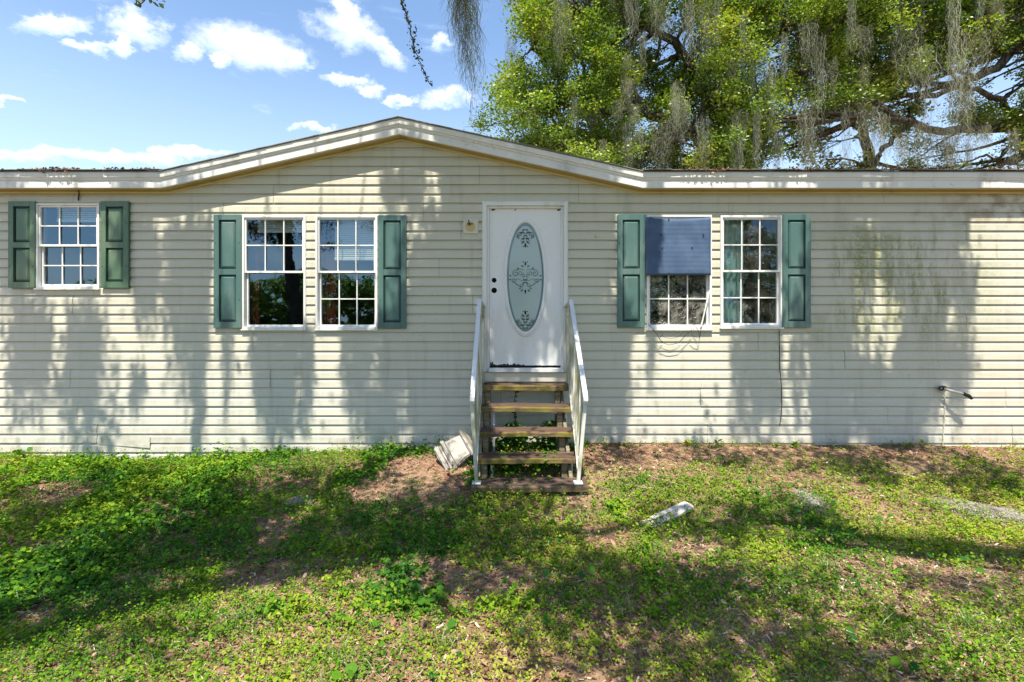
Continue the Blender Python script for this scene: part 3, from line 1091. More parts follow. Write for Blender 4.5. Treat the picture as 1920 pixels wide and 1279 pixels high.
# ---- small house fittings
fx = hroot('light_mount')
hb(MB().box(wx(869), wx(897), YW - .028, YW - .002, wz(439), wz(412)), 'mount_plate', M['beige'], fx, .004)
hb(MB().tube([(wx(882), YW - .034, wz(425.5)), (wx(882), YW - .026, wz(425.5))], .058, 28), 'mount_disc', M['rust_yellow'], fx)
b = MB().tube([(wx(880), YW - .036, wz(424)), (wx(881), YW - .06, wz(422)), (wx(879), YW - .05, wz(414))], .006, 6)
b.box(wx(876.5), wx(887), YW - .0365, YW - .0342, wz(422), wz(420))
hb(b, 'wire_stub', M['dark'], fx)
hb(MB().tube([(wx(1118), YW - .05, wz(443)), (wx(1118), YW - .005, wz(442))], [.014, .020], 10), 'hook_boss', M['beige'])
hk = [(wx(151), YW - .03, wz(358)), (wx(153), YW - .035, wz(362)), (wx(153.4), YW - .035, wz(366)), (wx(151), YW - .03, wz(371)), (wx(151.2), YW - .03, wz(377))]
hb(MB().tube(hk, .008, 7), 'hanging_hook', M['dark'])
sp = hroot('hose_spigot')
a_ = (wx(1769, 5.85), YW - .06, wz(726.5))
hb(MB().tube([(wx(1770), YW, wz(727)), (wx(1769, 5.85), YW - .07, wz(727))], .028, 12), 'flange', M['dark'], sp)
hb(MB().tube([a_, (wx(1808, 5.8), YW - .15, wz(735.5))], .015, 10), 'pipe', M['grey_pipe'], sp)
hb(MB().tube([(wx(1806, 5.8), YW - .15, wz(734.5)), (wx(1816, 5.8), YW - .155, wz(739)), (wx(1821, 5.8), YW - .16, wz(744))], [.02, .022, .016], 10), 'spout', M['dark'], sp)
hb(MB().tube([(wx(1768), YW - .022, wz(738)), (wx(1768.5), YW - .022, wz(770)), (wx(1764.5), YW - .022, wz(836))], .006, 8), 'drop_pipe', M['siding'], sp)
# sagging siding end
V = [(wx(186), YW - .016, wz(832.5)), (wx(284), YW - .03, wz(839)), (wx(284), YW - .022, wz(817)), (wx(186), YW - .010, wz(816))]
o = mobj('siding_panel', V, [(0, 1, 2, 3)], M['siding'])
o.parent = house
o.matrix_parent_inverse = Matrix.Translation((0, -YW, 0))
o['label'] = 'loose siding end sagging at its lower edge'

# ------------------------------------------------------------------ things on and in the windows
def cloth(name, x0, x1, z0, z1, y, amp, n, mat, label, cat):
    V, Fc = [], []
    nx_, nz_ = 40, 10
    for j in range(nz_ + 1):
        for i in range(nx_ + 1):
            u, v = i / nx_, j / nz_
            V.append((x0 + (x1 - x0) * u + .006 * math.sin(v * 5 + u * 9), y + amp * math.sin(u * n * 6.283 + .6 * math.sin(v * 3)), z0 + (z1 - z0) * v))
    for j in range(nz_):
        for i in range(nx_):
            a = j * (nx_ + 1) + i
            Fc.append((a, a + 1, a + nx_ + 2, a + nx_ + 1))
    o = mobj(name, V, Fc, mat, smooth=True)
    return tag(o, label, cat)
cloth('curtain', wx(1352, 6.15), wx(1392, 6.15), wz(612, 6.15), wz(408, 6.15), YW + .16, .018, 4, M['teal'], 'teal curtain hanging at the left side of the rightmost window', 'curtain')
cloth('curtain', wx(459, 6.15), wx(489, 6.15), wz(618, 6.15), wz(404, 6.15), YW + .16, .016, 3, M['red'], 'dark red curtain edge inside the window beside the left green shutter', 'curtain')
cloth('curtain', wx(597, 6.15), wx(632, 6.15), wz(618, 6.15), wz(404, 6.15), YW + .16, .016, 3, M['red'], 'dark red curtain edge inside the window next to the door side shutter', 'curtain')
def blind(x0, x1, z0, z1, label):
    r_ = empty('window_blind', (0, YW + .13, 0))
    tag(r_, label, 'blind')
    n = max(2, int((z1 - z0) / .022))
    me = None
    for i in range(n):
        z = z0 + (z1 - z0) * (i + .5) / n
        if me is None:
            me = MB().box(-.5, .5, -.012, .012, -.0015, .0015).build('slat', M['blind'], r_).data
            o = [c for c in r_.children][0]
        else:
            o = link(bpy.data.objects.new('slat', me), r_)
        o.location = ((x0 + x1) / 2, 0, z)
        o.scale = (x1 - x0, 1, 1)
        o.rotation_euler = (R(62), 0, 0)
    b = MB().box(x0, x1, -.018, .018, z0 - .03, z0 - .002).build('bottom_rail', M['blind'], r_, .003)
    b = MB().box(x0, x1, -.02, .02, z1, z1 + .05).build('head_rail', M['blind'], r_, .003)
blind(wx(108, 6.08), wx(190, 6.08), wz(412, 6.08), wz(392, 6.08), 'white slatted blind drawn up inside the leftmost window')
blind(wx(484, 6.08), wx(578, 6.08), wz(432, 6.08), wz(414, 6.08), 'white slatted blind pulled high in the window with plain lower pane')
blind(wx(628, 6.08), wx(712, 6.08), wz(484, 6.08), wz(414, 6.08), 'white slatted blind half lowered in the window left of the door')

# blue sheet over the broken window
V, Fc = [], []
nx_, nz_ = 24, 18
X0, X1, Z1_, Z0_ = wx(1211, 5.88), wx(1333, 5.88), wz(407, 5.88), wz(516.5, 5.88)
for j in range(nz_ + 1):
    for i in range(nx_ + 1):
        u, v = i / nx_, j / nz_
        sag = -.028 * math.sin(math.pi * u) ** 1.0 * (v ** 6)
        bul = .016 * math.sin(math.pi * u) * (1 - .4 * v) + .012 * math.exp(-((u - .06) / .05) ** 2) - .010 * math.exp(-((u - .14) / .06) ** 2)
        V.append((X0 + (X1 - X0) * u, YW - .062 - bul + .003 * math.sin(9 * v + 4 * u), Z0_ + (Z1_ - Z0_) * v + sag))
for j in range(nz_):
    for i in range(nx_):
        a = j * (nx_ + 1) + i
        Fc.append((a, a + 1, a + nx_ + 2, a + nx_ + 1))
bs = empty('blue_cover_sheet', (0, 0, 0))
tag(bs, 'blue corrugated sheet nailed over the upper half of a broken window', 'sheet')
o = mobj('sheet', V, Fc, M['blue'], bs, smooth=True)
md = o.modifiers.new('thick', 'SOLIDIFY')
md.thickness = .005
md.offset = 1
for px, py in ((1239.5, 440), (1319, 440), (1242, 465), (1298, 464), (1254, 411), (1254, 512)):
    y = YW - .083
    MB().tube([(wx(px, 5.87), y - .004, wz(py, 5.87)), (wx(px, 5.87), y + .02, wz(py, 5.87))], .008, 8).build('nail', M['dark'], bs)
# loose sash strip, wires under the same window
MB().bar((wx(1330, 5.9), YW - .052, wz(545, 5.9)), (wx(1314, 5.9), YW - .055, wz(614, 5.9)), .016, .012, (0, 1, 0)).build('loose_sash_strip', M['white'], None, .002)
tag(bpy.data.objects['loose_sash_strip'], 'thin white sash strip fallen slanting across the speckled window', 'strip')
wr = MB()
def wire(pts, r=.0035):
    wr.tube([(wx(px, 5.86), YW - .07 - q, wz(py, 5.86)) for px, py, q in pts], r, 6)
wire([(1216, 607, 0), (1222, 615, .01), (1231, 625, .015), (1237, 636, .015), (1243, 643, .01)])
wire([(1241, 629, .01), (1247, 633, .01), (1259, 635, .015), (1272, 632, .01), (1280, 626, 0)], .0022)
wire([(1241, 642, 0), (1252, 646.5, .01), (1262, 646, .01), (1273, 643, .01), (1280, 636, .01), (1287, 628, .01), (1299, 618, 0)])
wire([(1301, 608, 0), (1306, 614, .01), (1311, 622, .01), (1312, 634, .01), (1304, 632, .01), (1297, 628, 0)])
wire([(1312, 634, .01), (1314.5, 622, .01), (1316, 612, .0)])
wire([(1237, 635, .01), (1240, 630, .01), (1244, 626, .0)])
o = wr.build('loose_screen_wires', M['dark'], None, smooth=True)
tag(o, 'tangle of bent dark wires hanging under the speckled window', 'wire')
o = MB().tube([(wx(1461, 5.93), YW - .02, wz(618)), (wx(1461.5, 5.93), YW - .022, wz(650)), (wx(1462, 5.93), YW - .02, wz(690)), (wx(1465, 5.93), YW - .022, wz(720)),
               (wx(1466, 5.93), YW - .021, wz(760)), (wx(1464, 5.93), YW - .022, wz(785)), (wx(1461.5, 5.93), YW - .022, wz(797))], .0045, 6).build('black_cable', M['dark'], None, smooth=True)
tag(o, 'thin black cable hanging down the siding below the rightmost window', 'cable')
# broken glass shards in the rightmost window
sh = glass_material('shard_glass', .10, (.55, .56, .54), .15, .7, 0)
for pts, lab in (([(1386, 513), (1404, 513), (1388, 545)], 'upper jagged glass shard in the rightmost window'), ([(1384, 604), (1399, 584), (1413, 604)], 'lower triangular glass shard in the rightmost window'), ([(1384, 585), (1390, 566), (1404, 572), (1397, 584)], 'middle four-sided glass shard in the rightmost window')):
    y = YW + .047
    n = len(pts)
    V = [(wx(a, y), y, wz(b, y)) for a, b in pts] + [(wx(a, y), y + .003, wz(b, y)) for a, b in pts]
    Fc = [tuple(range(n)), tuple(range(2 * n - 1, n - 1, -1))] + [(i, (i + 1) % n, n + (i + 1) % n, n + i) for i in range(n)]
    tag(mobj('glass_shard', V, Fc, sh), lab, 'glass shard')

# ------------------------------------------------------------------ entry stairs
st = empty('entry_stairs', (0, 5.0, -.1))
tag(st, 'weathered wooden entry steps with white metal handrails below the front door', 'stairs')
def sb(mb, name, mat, parent=None, bevel=0.0, smooth=False):
    o = mb.build(name, mat, None, bevel, smooth)
    o.parent = parent or st
    o.matrix_parent_inverse = Matrix.Translation((0, -5.0, .1))
    return o
def warped(x0, x1, y0, y1, z, th, seed, mat, name='tread'):
    """plank with a worn, cupped top and rough front edge"""
    r_ = random.Random(seed)
    n = 14
    V, Fc = [], []
    for i in range(n + 1):
        u = i / n
        x = x0 + (x1 - x0) * u
        w = .004 * math.sin(u * 5 + seed) + r_.uniform(-.002, .002)
        fz = r_.uniform(-.006, .001)
        V += [(x, y0 + r_.uniform(-.003, .003), z - th + w), (x, y0 + r_.uniform(0, .004), z - .012 + fz + w), (x, y0 + .012 + r_.uniform(0, .006), z + w + fz * .4),
              (x, (y0 + y1) / 2, z - .004 + w), (x, y1, z + w), (x, y1, z - th + w)]
    for i in range(n):
        for k in range(6):
            a, b = i * 6 + k, i * 6 + (k + 1) % 6
            Fc.append((a, a + 6, b + 6, b))
    Fc += [(5, 4, 3, 2, 1, 0), tuple(n * 6 + k for k in range(6))]
    b = MB()
    b.v, b.f = V, Fc
    return sb(b, name, M[mat])
TR = [(883, 1104, 912, 4.66, .26, 'tread_low', .058), (897, 1087, 859.5, 4.93, .25, 'tread', .052), (899, 1082, 810.5, 5.18, .25, 'tread', .05),
      (901.5, 1078, 763.5, 5.43, .25, 'tread', .055), (905, 1070, 722.5, 5.68, .235, 'tread', .062)]
TZ = []
for i, (a, b, py, Y, dpt, mt, th) in enumerate(TR):
    z = wz(py, Y)
    TZ.append(z)
    warped(wx(a, Y), wx(b, Y), Y, Y + dpt, z, th, i + 3, mt)
# wooden uprights and raked stringers
for sx in (-1, 1):
    xs_ = -.28 if sx < 0 else .53
    for i in (1, 2, 3, 4):
        Y = TR[i][3] + .10
        sb(MB().box(xs_ - .03, xs_ + .03, Y - .045, Y + .045, float(gz(xs_, Y)) - .05, TZ[i] - TR[i][6] - .006), 'riser_post', M['post'], None, .004)
    pr = MB().prism([(0, 0)] * 3, 0, 1)
    q = MB()
    y0, y1 = 4.80, 5.9
    zt0, zt1 = TZ[0] - .07, TZ[4] - .08
    x0_, x1_ = xs_ + sx * .055 - .018, xs_ + sx * .055 + .018
    prof = [(y0, zt0), (y1, zt1), (y1, zt1 - .2), (y0 + .1, zt0 - .16), (y0, zt0 - .1)]
    q.v = [(x0_, y, z) for y, z in prof] + [(x1_, y, z) for y, z in prof]
    n = len(prof)
    q.f = [tuple(range(n)), tuple(range(2 * n - 1, n - 1, -1))] + [(i, n + i, n + (i + 1) % n, (i + 1) % n) for i in range(n)]
    sb(q, 'stringer', M['post'], None, .003)
    # white metal legs seen between treads
    for Y in (4.72, 5.06, 5.55):
        X = (-.205 if sx < 0 else .605) if Y > 4.8 else (wx(903.5, 4.72) if sx < 0 else wx(1089.5, 4.72))
        zt = TZ[0] - .06 if Y < 4.8 else (TZ[1] - .06 if Y < 5.3 else TZ[3] - .06)
        sb(MB().box(X - .014, X + .014, Y - .014, Y + .014, float(gz(X, Y)) - .06, zt), 'leg', M['rail'], None, .003)
sb(MB().bar((wx(914, 5.5), 5.62, wz(785, 5.6)), (wx(927, 5.5), 5.5, wz(798, 5.5)), .02, .02), 'brace', M['rail'], None, .002)
# handrails
def handrail(sx):
    hr = empty('handrail', (0, 0, 0))
    hr.parent = st
    hr.matrix_parent_inverse = Matrix.Translation((0, -5.0, .1))
    def hbld(mb, name, mat, bevel=0.0, smooth=False):
        o = mb.build(name, mat, hr, bevel, smooth)
        return o
    if sx < 0:
        top, bot, foot = (899, 563), (886, 738), (893.5, 903)
    else:
        top, bot, foot = (1070.5, 563), (1097, 738), (1084, 903)
    yt, ybm = 5.72, 4.72
    T, B = P(*top, yt), P(*bot, ybm)
    w = .046
    # flat top rail, level hook at the top, curled nose at the bottom; swept as a box section
    path = [(T[0] - sx * .05, YW - .03, T[2] - .075), (T[0] - sx * .03, yt + .12, T[2] - .045), (T[0] - sx * .006, yt + .05, T[2] - .008), (T[0], yt, T[2])]
    for f in np.linspace(.1, 1, 9):
        path.append((T[0] + (B[0] - T[0]) * f, yt + (ybm - yt) * f, T[2] + (B[2] - T[2]) * f))
    path += [(B[0], ybm - .028, B[2] - .035), (B[0], ybm - .034, B[2] - .062), (B[0], ybm - .022, B[2] - .088)]
    q = MB()
    n = len(path)
    for i, p in enumerate(path):
        a, b = Vector(path[max(i - 1, 0)]), Vector(path[min(i + 1, n - 1)])
        t = (b - a).normalized()
        side = Vector((1, 0, 0))
        up = side.cross(t).normalized() * -1
        p = Vector(p)
        for s_, u_ in ((-1, -1), (1, -1), (1, 1), (-1, 1)):
            q.v.append(tuple(p + side * (s_ * w / 2) + up * (u_ * .014)))
    for i in range(n - 1):
        for k in range(4):
            q.f.append((i * 4 + k, (i + 1) * 4 + k, (i + 1) * 4 + (k + 1) % 4, i * 4 + (k + 1) % 4))
    q.f += [(0, 1, 2, 3), ((n - 1) * 4 + 3, (n - 1) * 4 + 2, (n - 1) * 4 + 1, (n - 1) * 4)]
    hbld(q, 'top_rail', M['rail'], .003)
    # front post with base plate
    Fp = P(*foot, 4.74)
    zt_ = TZ[0] + .002
    px_ = Fp[0]
    hbld(MB().bar((px_, 4.745, zt_), (B[0] - sx * -.012, 4.745, B[2] - .02), .034, .034, (0, 1, 0)), 'front_post', M['rail_dirty'], .003)
    hbld(MB().box(px_ - .042, px_ + .042, 4.70, 4.79, zt_ - .002, zt_ + .014), 'base_plate', M['rail'], .003)
    # lower rail
    L0, L1 = (px_ - sx * -.008, 4.77, zt_ + .10), (T[0] + sx * -.012, 5.86, TZ[4] + .10)
    hbld(MB().bar(L0, L1, .026, .034), 'lower_rail', M['rail_dirty'], .002)
    # back post against the wall
    hbld(MB().bar((L1[0], 5.875, TZ[4] - .05), (T[0] - sx * .035, 5.875, T[2] - .08), .034, .034, (0, 1, 0)), 'back_post', M['rail_dirty'], .003)
    # balusters
    nb = 8
    for i in range(1, nb):
        f = i / nb
        y = 4.77 + (5.86 - 4.77) * f
        lz = L0[2] + (L1[2] - L0[2]) * f
        lx = L0[0] + (L1[0] - L0[0]) * f
        ft = (y - ybm) / (yt - ybm)
        tz = B[2] + (T[2] - B[2]) * min(ft, 1.0) - .016 - max(0, ft - 1) * .4
        tx = B[0] + (T[0] - B[0]) * min(ft, 1.0)
        hbld(MB().bar((lx, y, lz), (tx - sx * .008, y, tz), .020, .020, (0, 1, 0)), 'baluster', M['rail_dirty'], .002)
    # wall bracket arm and slim mid rail near the door
    hbld(MB().bar((T[0] - sx * .045, YW - .03, T[2] - .21), (T[0] - sx * .004, yt + .02, T[2] - .135), .012, .03), 'bracket_arm', M['rail_dirty'], .002)
handrail(-1)
handrail(1)

# ------------------------------------------------------------------ things lying in the yard
# tipped concrete pedestal
ped = empty('concrete_pedestal')
ped.matrix_world = Matrix.Translation((wx(856, 5.42), 5.42, wz(853, 5.42))) @ Matrix.Rotation(R(12), 4, 'Z') @ Matrix.Rotation(R(12), 4, 'X') @ Matrix.Rotation(R(-126), 4, 'Y') @ Matrix.Rotation(R(48), 4, 'Z')
tag(ped, 'pale concrete pedestal tipped on its side left of the steps', 'pedestal')
def frustum(x0, y0, z0, x1, y1, z1, name, bev=.012):
    b = MB()
    b.v = [(-x0, -y0, z0), (x0, -y0, z0), (x0, y0, z0), (-x0, y0, z0), (-x1, -y1, z1), (x1, -y1, z1), (x1, y1, z1), (-x1, y1, z1)]
    b.f = [(0, 3, 2, 1), (4, 5, 6, 7), (0, 1, 5, 4), (1, 2, 6, 5), (2, 3, 7, 6), (3, 0, 4, 7)]
    o = b.build(name, M['concrete'], ped, bev, False, 2)
    bm = bmesh.new()
    bm.from_mesh(o.data)
    bmesh.ops.subdivide_edges(bm, edges=bm.edges[:], cuts=2, use_grid_fill=True)
    rj = random.Random(name)
    for v_ in bm.verts:
        v_.co += Vector((rj.gauss(0, .0022), rj.gauss(0, .0022), rj.gauss(0, .0018)))
    bm.to_mesh(o.data)
    bm.free()
    return o
frustum(.165, .13, -.20, .165, .13, -.165, 'cap')
frustum(.125, .105, -.1645, .16, .13, .03, 'shaft')
frustum(.185, .15, .0305, .185, .15, .065, 'collar')
frustum(.16, .13, .0655, .15, .12, .11, 'neck')
frustum(.18, .15, .1105, .165, .14, .165, 'base', .02)
# bleached plank
pl = empty('bleached_plank', (wx(1252, 4.3), 4.3, float(gz(1.36, 4.3)) + .03), (R(8), R(-7), R(26)))
tag(pl, 'bleached split white plank lying in the weeds right of the steps', 'plank')
b = MB()
rs = random.Random(2)
n = 12
for i in range(n + 1):
    u = i / n - .5
    x = u * .54
    y0, y1 = -.055 + .02 * u + rs.uniform(-.008, .008), .055 + rs.uniform(-.008, .008)
    z = .004 + .012 * math.sin(u * 4)
    b.v += [(x, y0, z - .02), (x, y0, z), (x, (y0 + y1) / 2, z + .006 + rs.uniform(0, .004)), (x, y1, z + .003), (x, y1, z - .02)]
for i in range(n):
    for k in range(5):
        q = i * 5 + k
        q2 = i * 5 + (k + 1) % 5
        b.f.append((q, q + 5, q2 + 5, q2))
b.f += [(4, 3, 2, 1, 0), tuple(n * 5 + k for k in range(5))]
b.build('board', M['board'], pl)
b = MB()
b.bar((-.16, .02, .016), (.25, .035, .024), .05, .010).build('splinter', M['board'], pl, .004)

# ------------------------------------------------------------------ vegetation helpers
def frames(n, up_bias, rg):
    """n random leaf frames; normals leaning to +z by up_bias"""
    nrm = rg.normal(size=(n, 3))
    nrm /= np.linalg.norm(nrm, axis=1, keepdims=True)
    nrm[:, 2] = np.abs(nrm[:, 2]) * 1.0
    nrm[:, 2] += up_bias
    nrm /= np.linalg.norm(nrm, axis=1, keepdims=True)
    a = rg.normal(size=(n, 3))
    u = np.cross(nrm, a)
    u /= np.linalg.norm(u, axis=1, keepdims=True) + 1e-9
    v = np.cross(nrm, u)
    return u, v, nrm

LEAF6 = np.array([[0, -.5, 0], [.34, -.22, .06], [.32, .2, .05], [0, .5, -.03], [-.32, .2, .05], [-.34, -.22, .06]])
LEAF5 = np.array([[-.05, -.5, 0], [.40, -.1, .08], [.12, .5, -.04], [-.25, .42, .0], [-.42, -.05, .07]])
LEAF4 = np.array([[0, -.5, 0], [.30, .02, .07], [0, .5, 0], [-.30, .02, .07]])
ROUND = np.array([[.08, -.42, 0], [.44, -.28, .05], [.46, .18, .06], [.0, .5, -.02], [-.46, .18, .06], [-.44, -.28, .05], [-.08, -.42, 0], [0, -.28, -.02]])
CHIP = np.array([[-.14, -.5, 0], [.12, -.46, .03], [.15, .42, 0], [-.1, .5, .04]])
def scatter(Pn, size, tmpl, u, v, nrm):
    """leaf polygons at points"""
    k = len(tmpl)
    n = len(Pn)
    s = np.broadcast_to(np.asarray(size, float), (n,))
    V = (Pn[:, None, :] + s[:, None, None] * (tmpl[None, :, 0:1] * u[:, None, :] + tmpl[None, :, 1:2] * v[:, None, :] + tmpl[None, :, 2:3] * nrm[:, None, :]))
    Fs = np.arange(n * k).reshape(n, k)
    return V.reshape(-1, 3), Fs

def ribbons(paths, widths, rg):
    """paths (n,m,3) -> quads strips; random facing"""
    n, m, _ = paths.shape
    ang = rg.uniform(0, math.pi, n)
    side = np.stack([np.cos(ang), np.sin(ang), np.zeros(n)], -1)
    tw = rg.uniform(-1.5, 1.5, n)
    t = np.linspace(0, 1, m)
    a2 = ang[:, None] + tw[:, None] * t[None, :]
    side = np.stack([np.cos(a2), np.sin(a2), np.zeros_like(a2)], -1)
    w = widths[:, None] * (1 - .75 * t[None, :] ** 1.5)
    A = paths - side * w[..., None] / 2
    B = paths + side * w[..., None] / 2
    V = np.stack([A, B], 2).reshape(-1, 3)
    base = (np.arange(n) * m * 2)[:, None] + (np.arange(m - 1) * 2)[None, :]
    Fs = np.stack([base, base + 1, base + 3, base + 2], -1).reshape(-1, 4)
    return V, Fs, np.repeat(np.arange(n), m * 2)

def moss_geo(w, dpt, length, n, sw, rg, m=9, sway=.10, lean=(0, 0), hair=2, lmin=.35, lpow=.6, edge=.45, taper=.45, zj=0.0):
    """a hanging beard of spanish moss; top at z=0, hangs to -length"""
    x0 = rg.uniform(-.5, .5, n) * w
    y0 = rg.uniform(-.5, .5, n) * dpt
    L = length * (lmin + (1 - lmin) * rg.uniform(0, 1, n) ** lpow) * (1 - edge * (2 * np.abs(x0) / max(w, 1e-3)) ** 2)
    t = np.linspace(0, 1, m)
    ph = rg.uniform(0, 6.28, (n, 2))
    fr = rg.uniform(1.0, 3.0, (n, 2))
    conv = 1 - taper * t[None, :]
    X = x0[:, None] * conv + sway * .25 * np.sin(ph[:, :1] + fr[:, :1] * 6.28 * t) * t + lean[0] * (t * L[:, None] / length)
    Y = y0[:, None] * conv + sway * .25 * np.sin(ph[:, 1:] + fr[:, 1:] * 6.28 * t) * t + lean[1] * (t * L[:, None] / length)
    Z = -L[:, None] * t - (zj * length * rg.uniform(0, 1, n) ** 1.5)[:, None]
    X = X + rg.normal(0, sway * .09, X.shape)
    Y = Y + rg.normal(0, sway * .09, Y.shape)
    pth = np.stack([X, Y, Z], -1)
    V, Fs, idx = ribbons(pth, sw * rg.uniform(.6, 1.3, n), rg)
    rnd = rg.uniform(0, 1, n)[idx]
    if hair:
        # curly side hairs
        nh = n * hair
        pi = rg.integers(0, n, nh)
        ti = rg.uniform(0, m - 1.01, nh)
        f = ti - ti.astype(int)
        a = pth[pi, ti.astype(int)]
        b = pth[pi, ti.astype(int) + 1]
        p0 = a + (b - a) * f[:, None]
        hl = rg.uniform(.03, .12, nh) * (1 + sw * 10)
        dr = rg.normal(size=(nh, 3))
        dr[:, 2] -= .9
        dr /= np.linalg.norm(dr, axis=1, keepdims=True)
        tt = np.linspace(0, 1, 4)
        hp = p0[:, None, :] + dr[:, None, :] * (hl[:, None] * tt[None, :])[..., None]
        hp[..., 2] -= (hl[:, None] * tt[None, :] ** 2) * .5
        V2, F2, i2 = ribbons(hp, sw * .55 * rg.uniform(.5, 1.2, nh), rg)
        r2 = rg.uniform(0, 1, nh)[i2]
        Fs = np.concatenate([Fs, F2 + len(V)])
        V = np.concatenate([V, V2])
        rnd = np.concatenate([rnd, r2])
    return V, Fs, rnd

def smooth_path(pts, n, jit=0.0, rg=None):
    """catmull-rom through pts (list of (x,y,z)), n samples"""
    p = np.array(pts, float)
    p = np.vstack([2 * p[0] - p[1], p, 2 * p[-1] - p[-2]])
    out = []
    seg = len(p) - 3
    for s in np.linspace(0, seg - 1e-6, n):
        i = int(s)
        t = s - i
        a, b, c, d_ = p[i], p[i + 1], p[i + 2], p[i + 3]
        out.append(.5 * ((2 * b) + (-a + c) * t + (2 * a - 5 * b + 4 * c - d_) * t * t + (-a + 3 * b - 3 * c + d_) * t ** 3))
    out = np.array(out)
    if jit and rg is not None:
        out[1:-1] += rg.normal(0, jit, (n - 2, 3))
    return out

def tube_np(path, r, n=8):
    path = np.asarray(path)
    m = len(path)
    t = np.gradient(path, axis=0)
    t /= np.linalg.norm(t, axis=1, keepdims=True) + 1e-9
    ref = np.where(np.abs(t[:, 2:3]) < .9, np.array([[0, 0, 1.]]), np.array([[0, 1., 0]]))
    s = np.cross(t, ref)
    s /= np.linalg.norm(s, axis=1, keepdims=True) + 1e-9
    u = np.cross(s, t)
    a = np.linspace(0, 2 * np.pi, n, endpoint=False)
    V = path[:, None, :] + (np.cos(a)[None, :, None] * s[:, None, :] + np.sin(a)[None, :, None] * u[:, None, :]) * np.asarray(r)[:, None, None]
    i = np.arange(m - 1)[:, None] * n
    k = np.arange(n)[None, :]
    k2 = (k + 1) % n
    Fs = np.stack([i + k, i + k2, i + n + k2, i + n + k], -1).reshape(-1, 4)
    return V.reshape(-1, 3), Fs

class Acc:
    def __init__(self):
        self.V, self.F, self.r, self.n = [], [], [], 0
    def add(self, V, Fs, rnd=None):
        self.V.append(V)
        self.F.append(Fs + self.n)
        self.r.append(np.full(len(V), .5) if rnd is None else rnd)
        self.n += len(V)
    def obj(self, name, mat, parent=None, smooth=False):
        return np_obj(name, np.concatenate(self.V), np.concatenate(self.F), mat, np.concatenate(self.r), parent, smooth)

def crown_leaves(acc, centers, radii, per, size, rg, flat=.7, up=.5):
    """leafy clumps: sub-clusters inside each clump, leaves in each sub-cluster"""
    for c, r_ in zip(centers, radii):
        ns = max(3, int(9 * r_))
        sub = rg.normal(size=(ns, 3))
        sub /= np.linalg.norm(sub, axis=1, keepdims=True)
        sub *= (rg.uniform(.25, 1, ns) ** .5)[:, None] * r_
        sub[:, 2] *= flat
        tone = rg.normal(0, .10)
        n = max(16, int(per * r_ * r_ / ns))
        for s_ in sub:
            q = rg.normal(size=(n, 3)) * np.array([.19, .19, .12]) * (.5 + .6 * r_)
            u, v, nr = frames(n, up, rg)
            Vv, Fs = scatter(c + s_ + q, size * rg.uniform(.7, 1.35, n), LEAF4, u, v, nr)
            rn = np.clip(.50 + tone * 1.5 + rg.normal(0, .12) + rg.normal(0, .22, n), 0, .99)
            acc.add(Vv, Fs, np.repeat(rn, 4))

# ------------------------------------------------------------------ live oaks behind the house
rgt = np.random.default_rng(77)
mv = []
for i in range(7):
    L = [1.0, 1.5, 2.2, 3.0, .8, 1.8, 2.6][i]
    V, Fs, rn = moss_geo([.35, .45, .6, .5, .5, .9, .8][i], .25, L, [42, 54, 72, 72, 42, 100, 100][i], .0095, rgt, 14, .42, (rgt.uniform(-.2, .2), 0), 7, .10, 1.3, .3, .1, .5)
    mv.append(np_mesh('moss_beard', V, Fs, M['moss'], rn))

def oak_behind(base, trunk, limbs, clumps, radii, label, per, leaf, moss_spots, seed):
    rg = np.random.default_rng(seed)
    t = empty('live_oak', tuple(base))
    tag(t, label, 'tree', 'live oaks behind the house')
    off = np.array(base)
    V, Fs = tube_np(smooth_path(trunk[0], 16, .05, rg) - off, np.linspace(trunk[1], trunk[2], 16), 12)
    np_obj('trunk', V, Fs, M['bark'], None, t, True)
    segs = [smooth_path(trunk[0], 16)]
    for pts, r0, r1 in limbs:
        pth = smooth_path(pts, 18, .05, rg)
        segs.append(pth)
        V, Fs = tube_np(pth - off, np.linspace(r0, r1, 18), 8)
        np_obj('limb', V, Fs, M['bark'], None, t, True)
    allp = np.vstack(segs)
    acc = Acc()
    crown_leaves(acc, clumps, radii, per, leaf, rg)
    acc.V = [v - off for v in acc.V]
    cr = acc.obj('crown', M['oak_leaf'], t)
    # twigs from the nearest limb to each clump
    tw = Acc()
    for c, r_ in zip(clumps, radii):
        dd = np.linalg.norm(allp - c, axis=1) + np.maximum(0, allp[:, 2] - c[2]) * .7
        a = allp[np.argmin(dd)]
        mid = (a + c) / 2 + rg.normal(0, .18, 3) * np.linalg.norm(a - c) * .5
        pth = smooth_path([a, mid, c], 9, .02, rg)
        L = np.linalg.norm(a - c)
        r0 = min(.10, .018 + .018 * L)
        V, Fs = tube_np(pth - off, np.linspace(r0, .010, 9), 5)
        tw.add(V, Fs)
        for q in range(4):
            e = c + rg.normal(0, .5, 3) * r_
            V, Fs = tube_np(smooth_path([pth[5], (pth[5] + e) / 2 + rg.normal(0, .08, 3), e], 6) - off, np.linspace(.016, .005, 6), 4)
            tw.add(V, Fs)
    o = tw.obj('twigs', M['bark'], t)
    o['kind'] = 'stuff'
    for k, (p, vi, sc) in enumerate(moss_spots):
        m_ = link(bpy.data.objects.new('hanging_moss', mv[vi]), t)
        m_.location = tuple(np.array(p) - off)
        m_.rotation_euler = (0, 0, rg.uniform(0, 6.28))
        m_.scale = (sc[0], sc[0], sc[1])
    return t

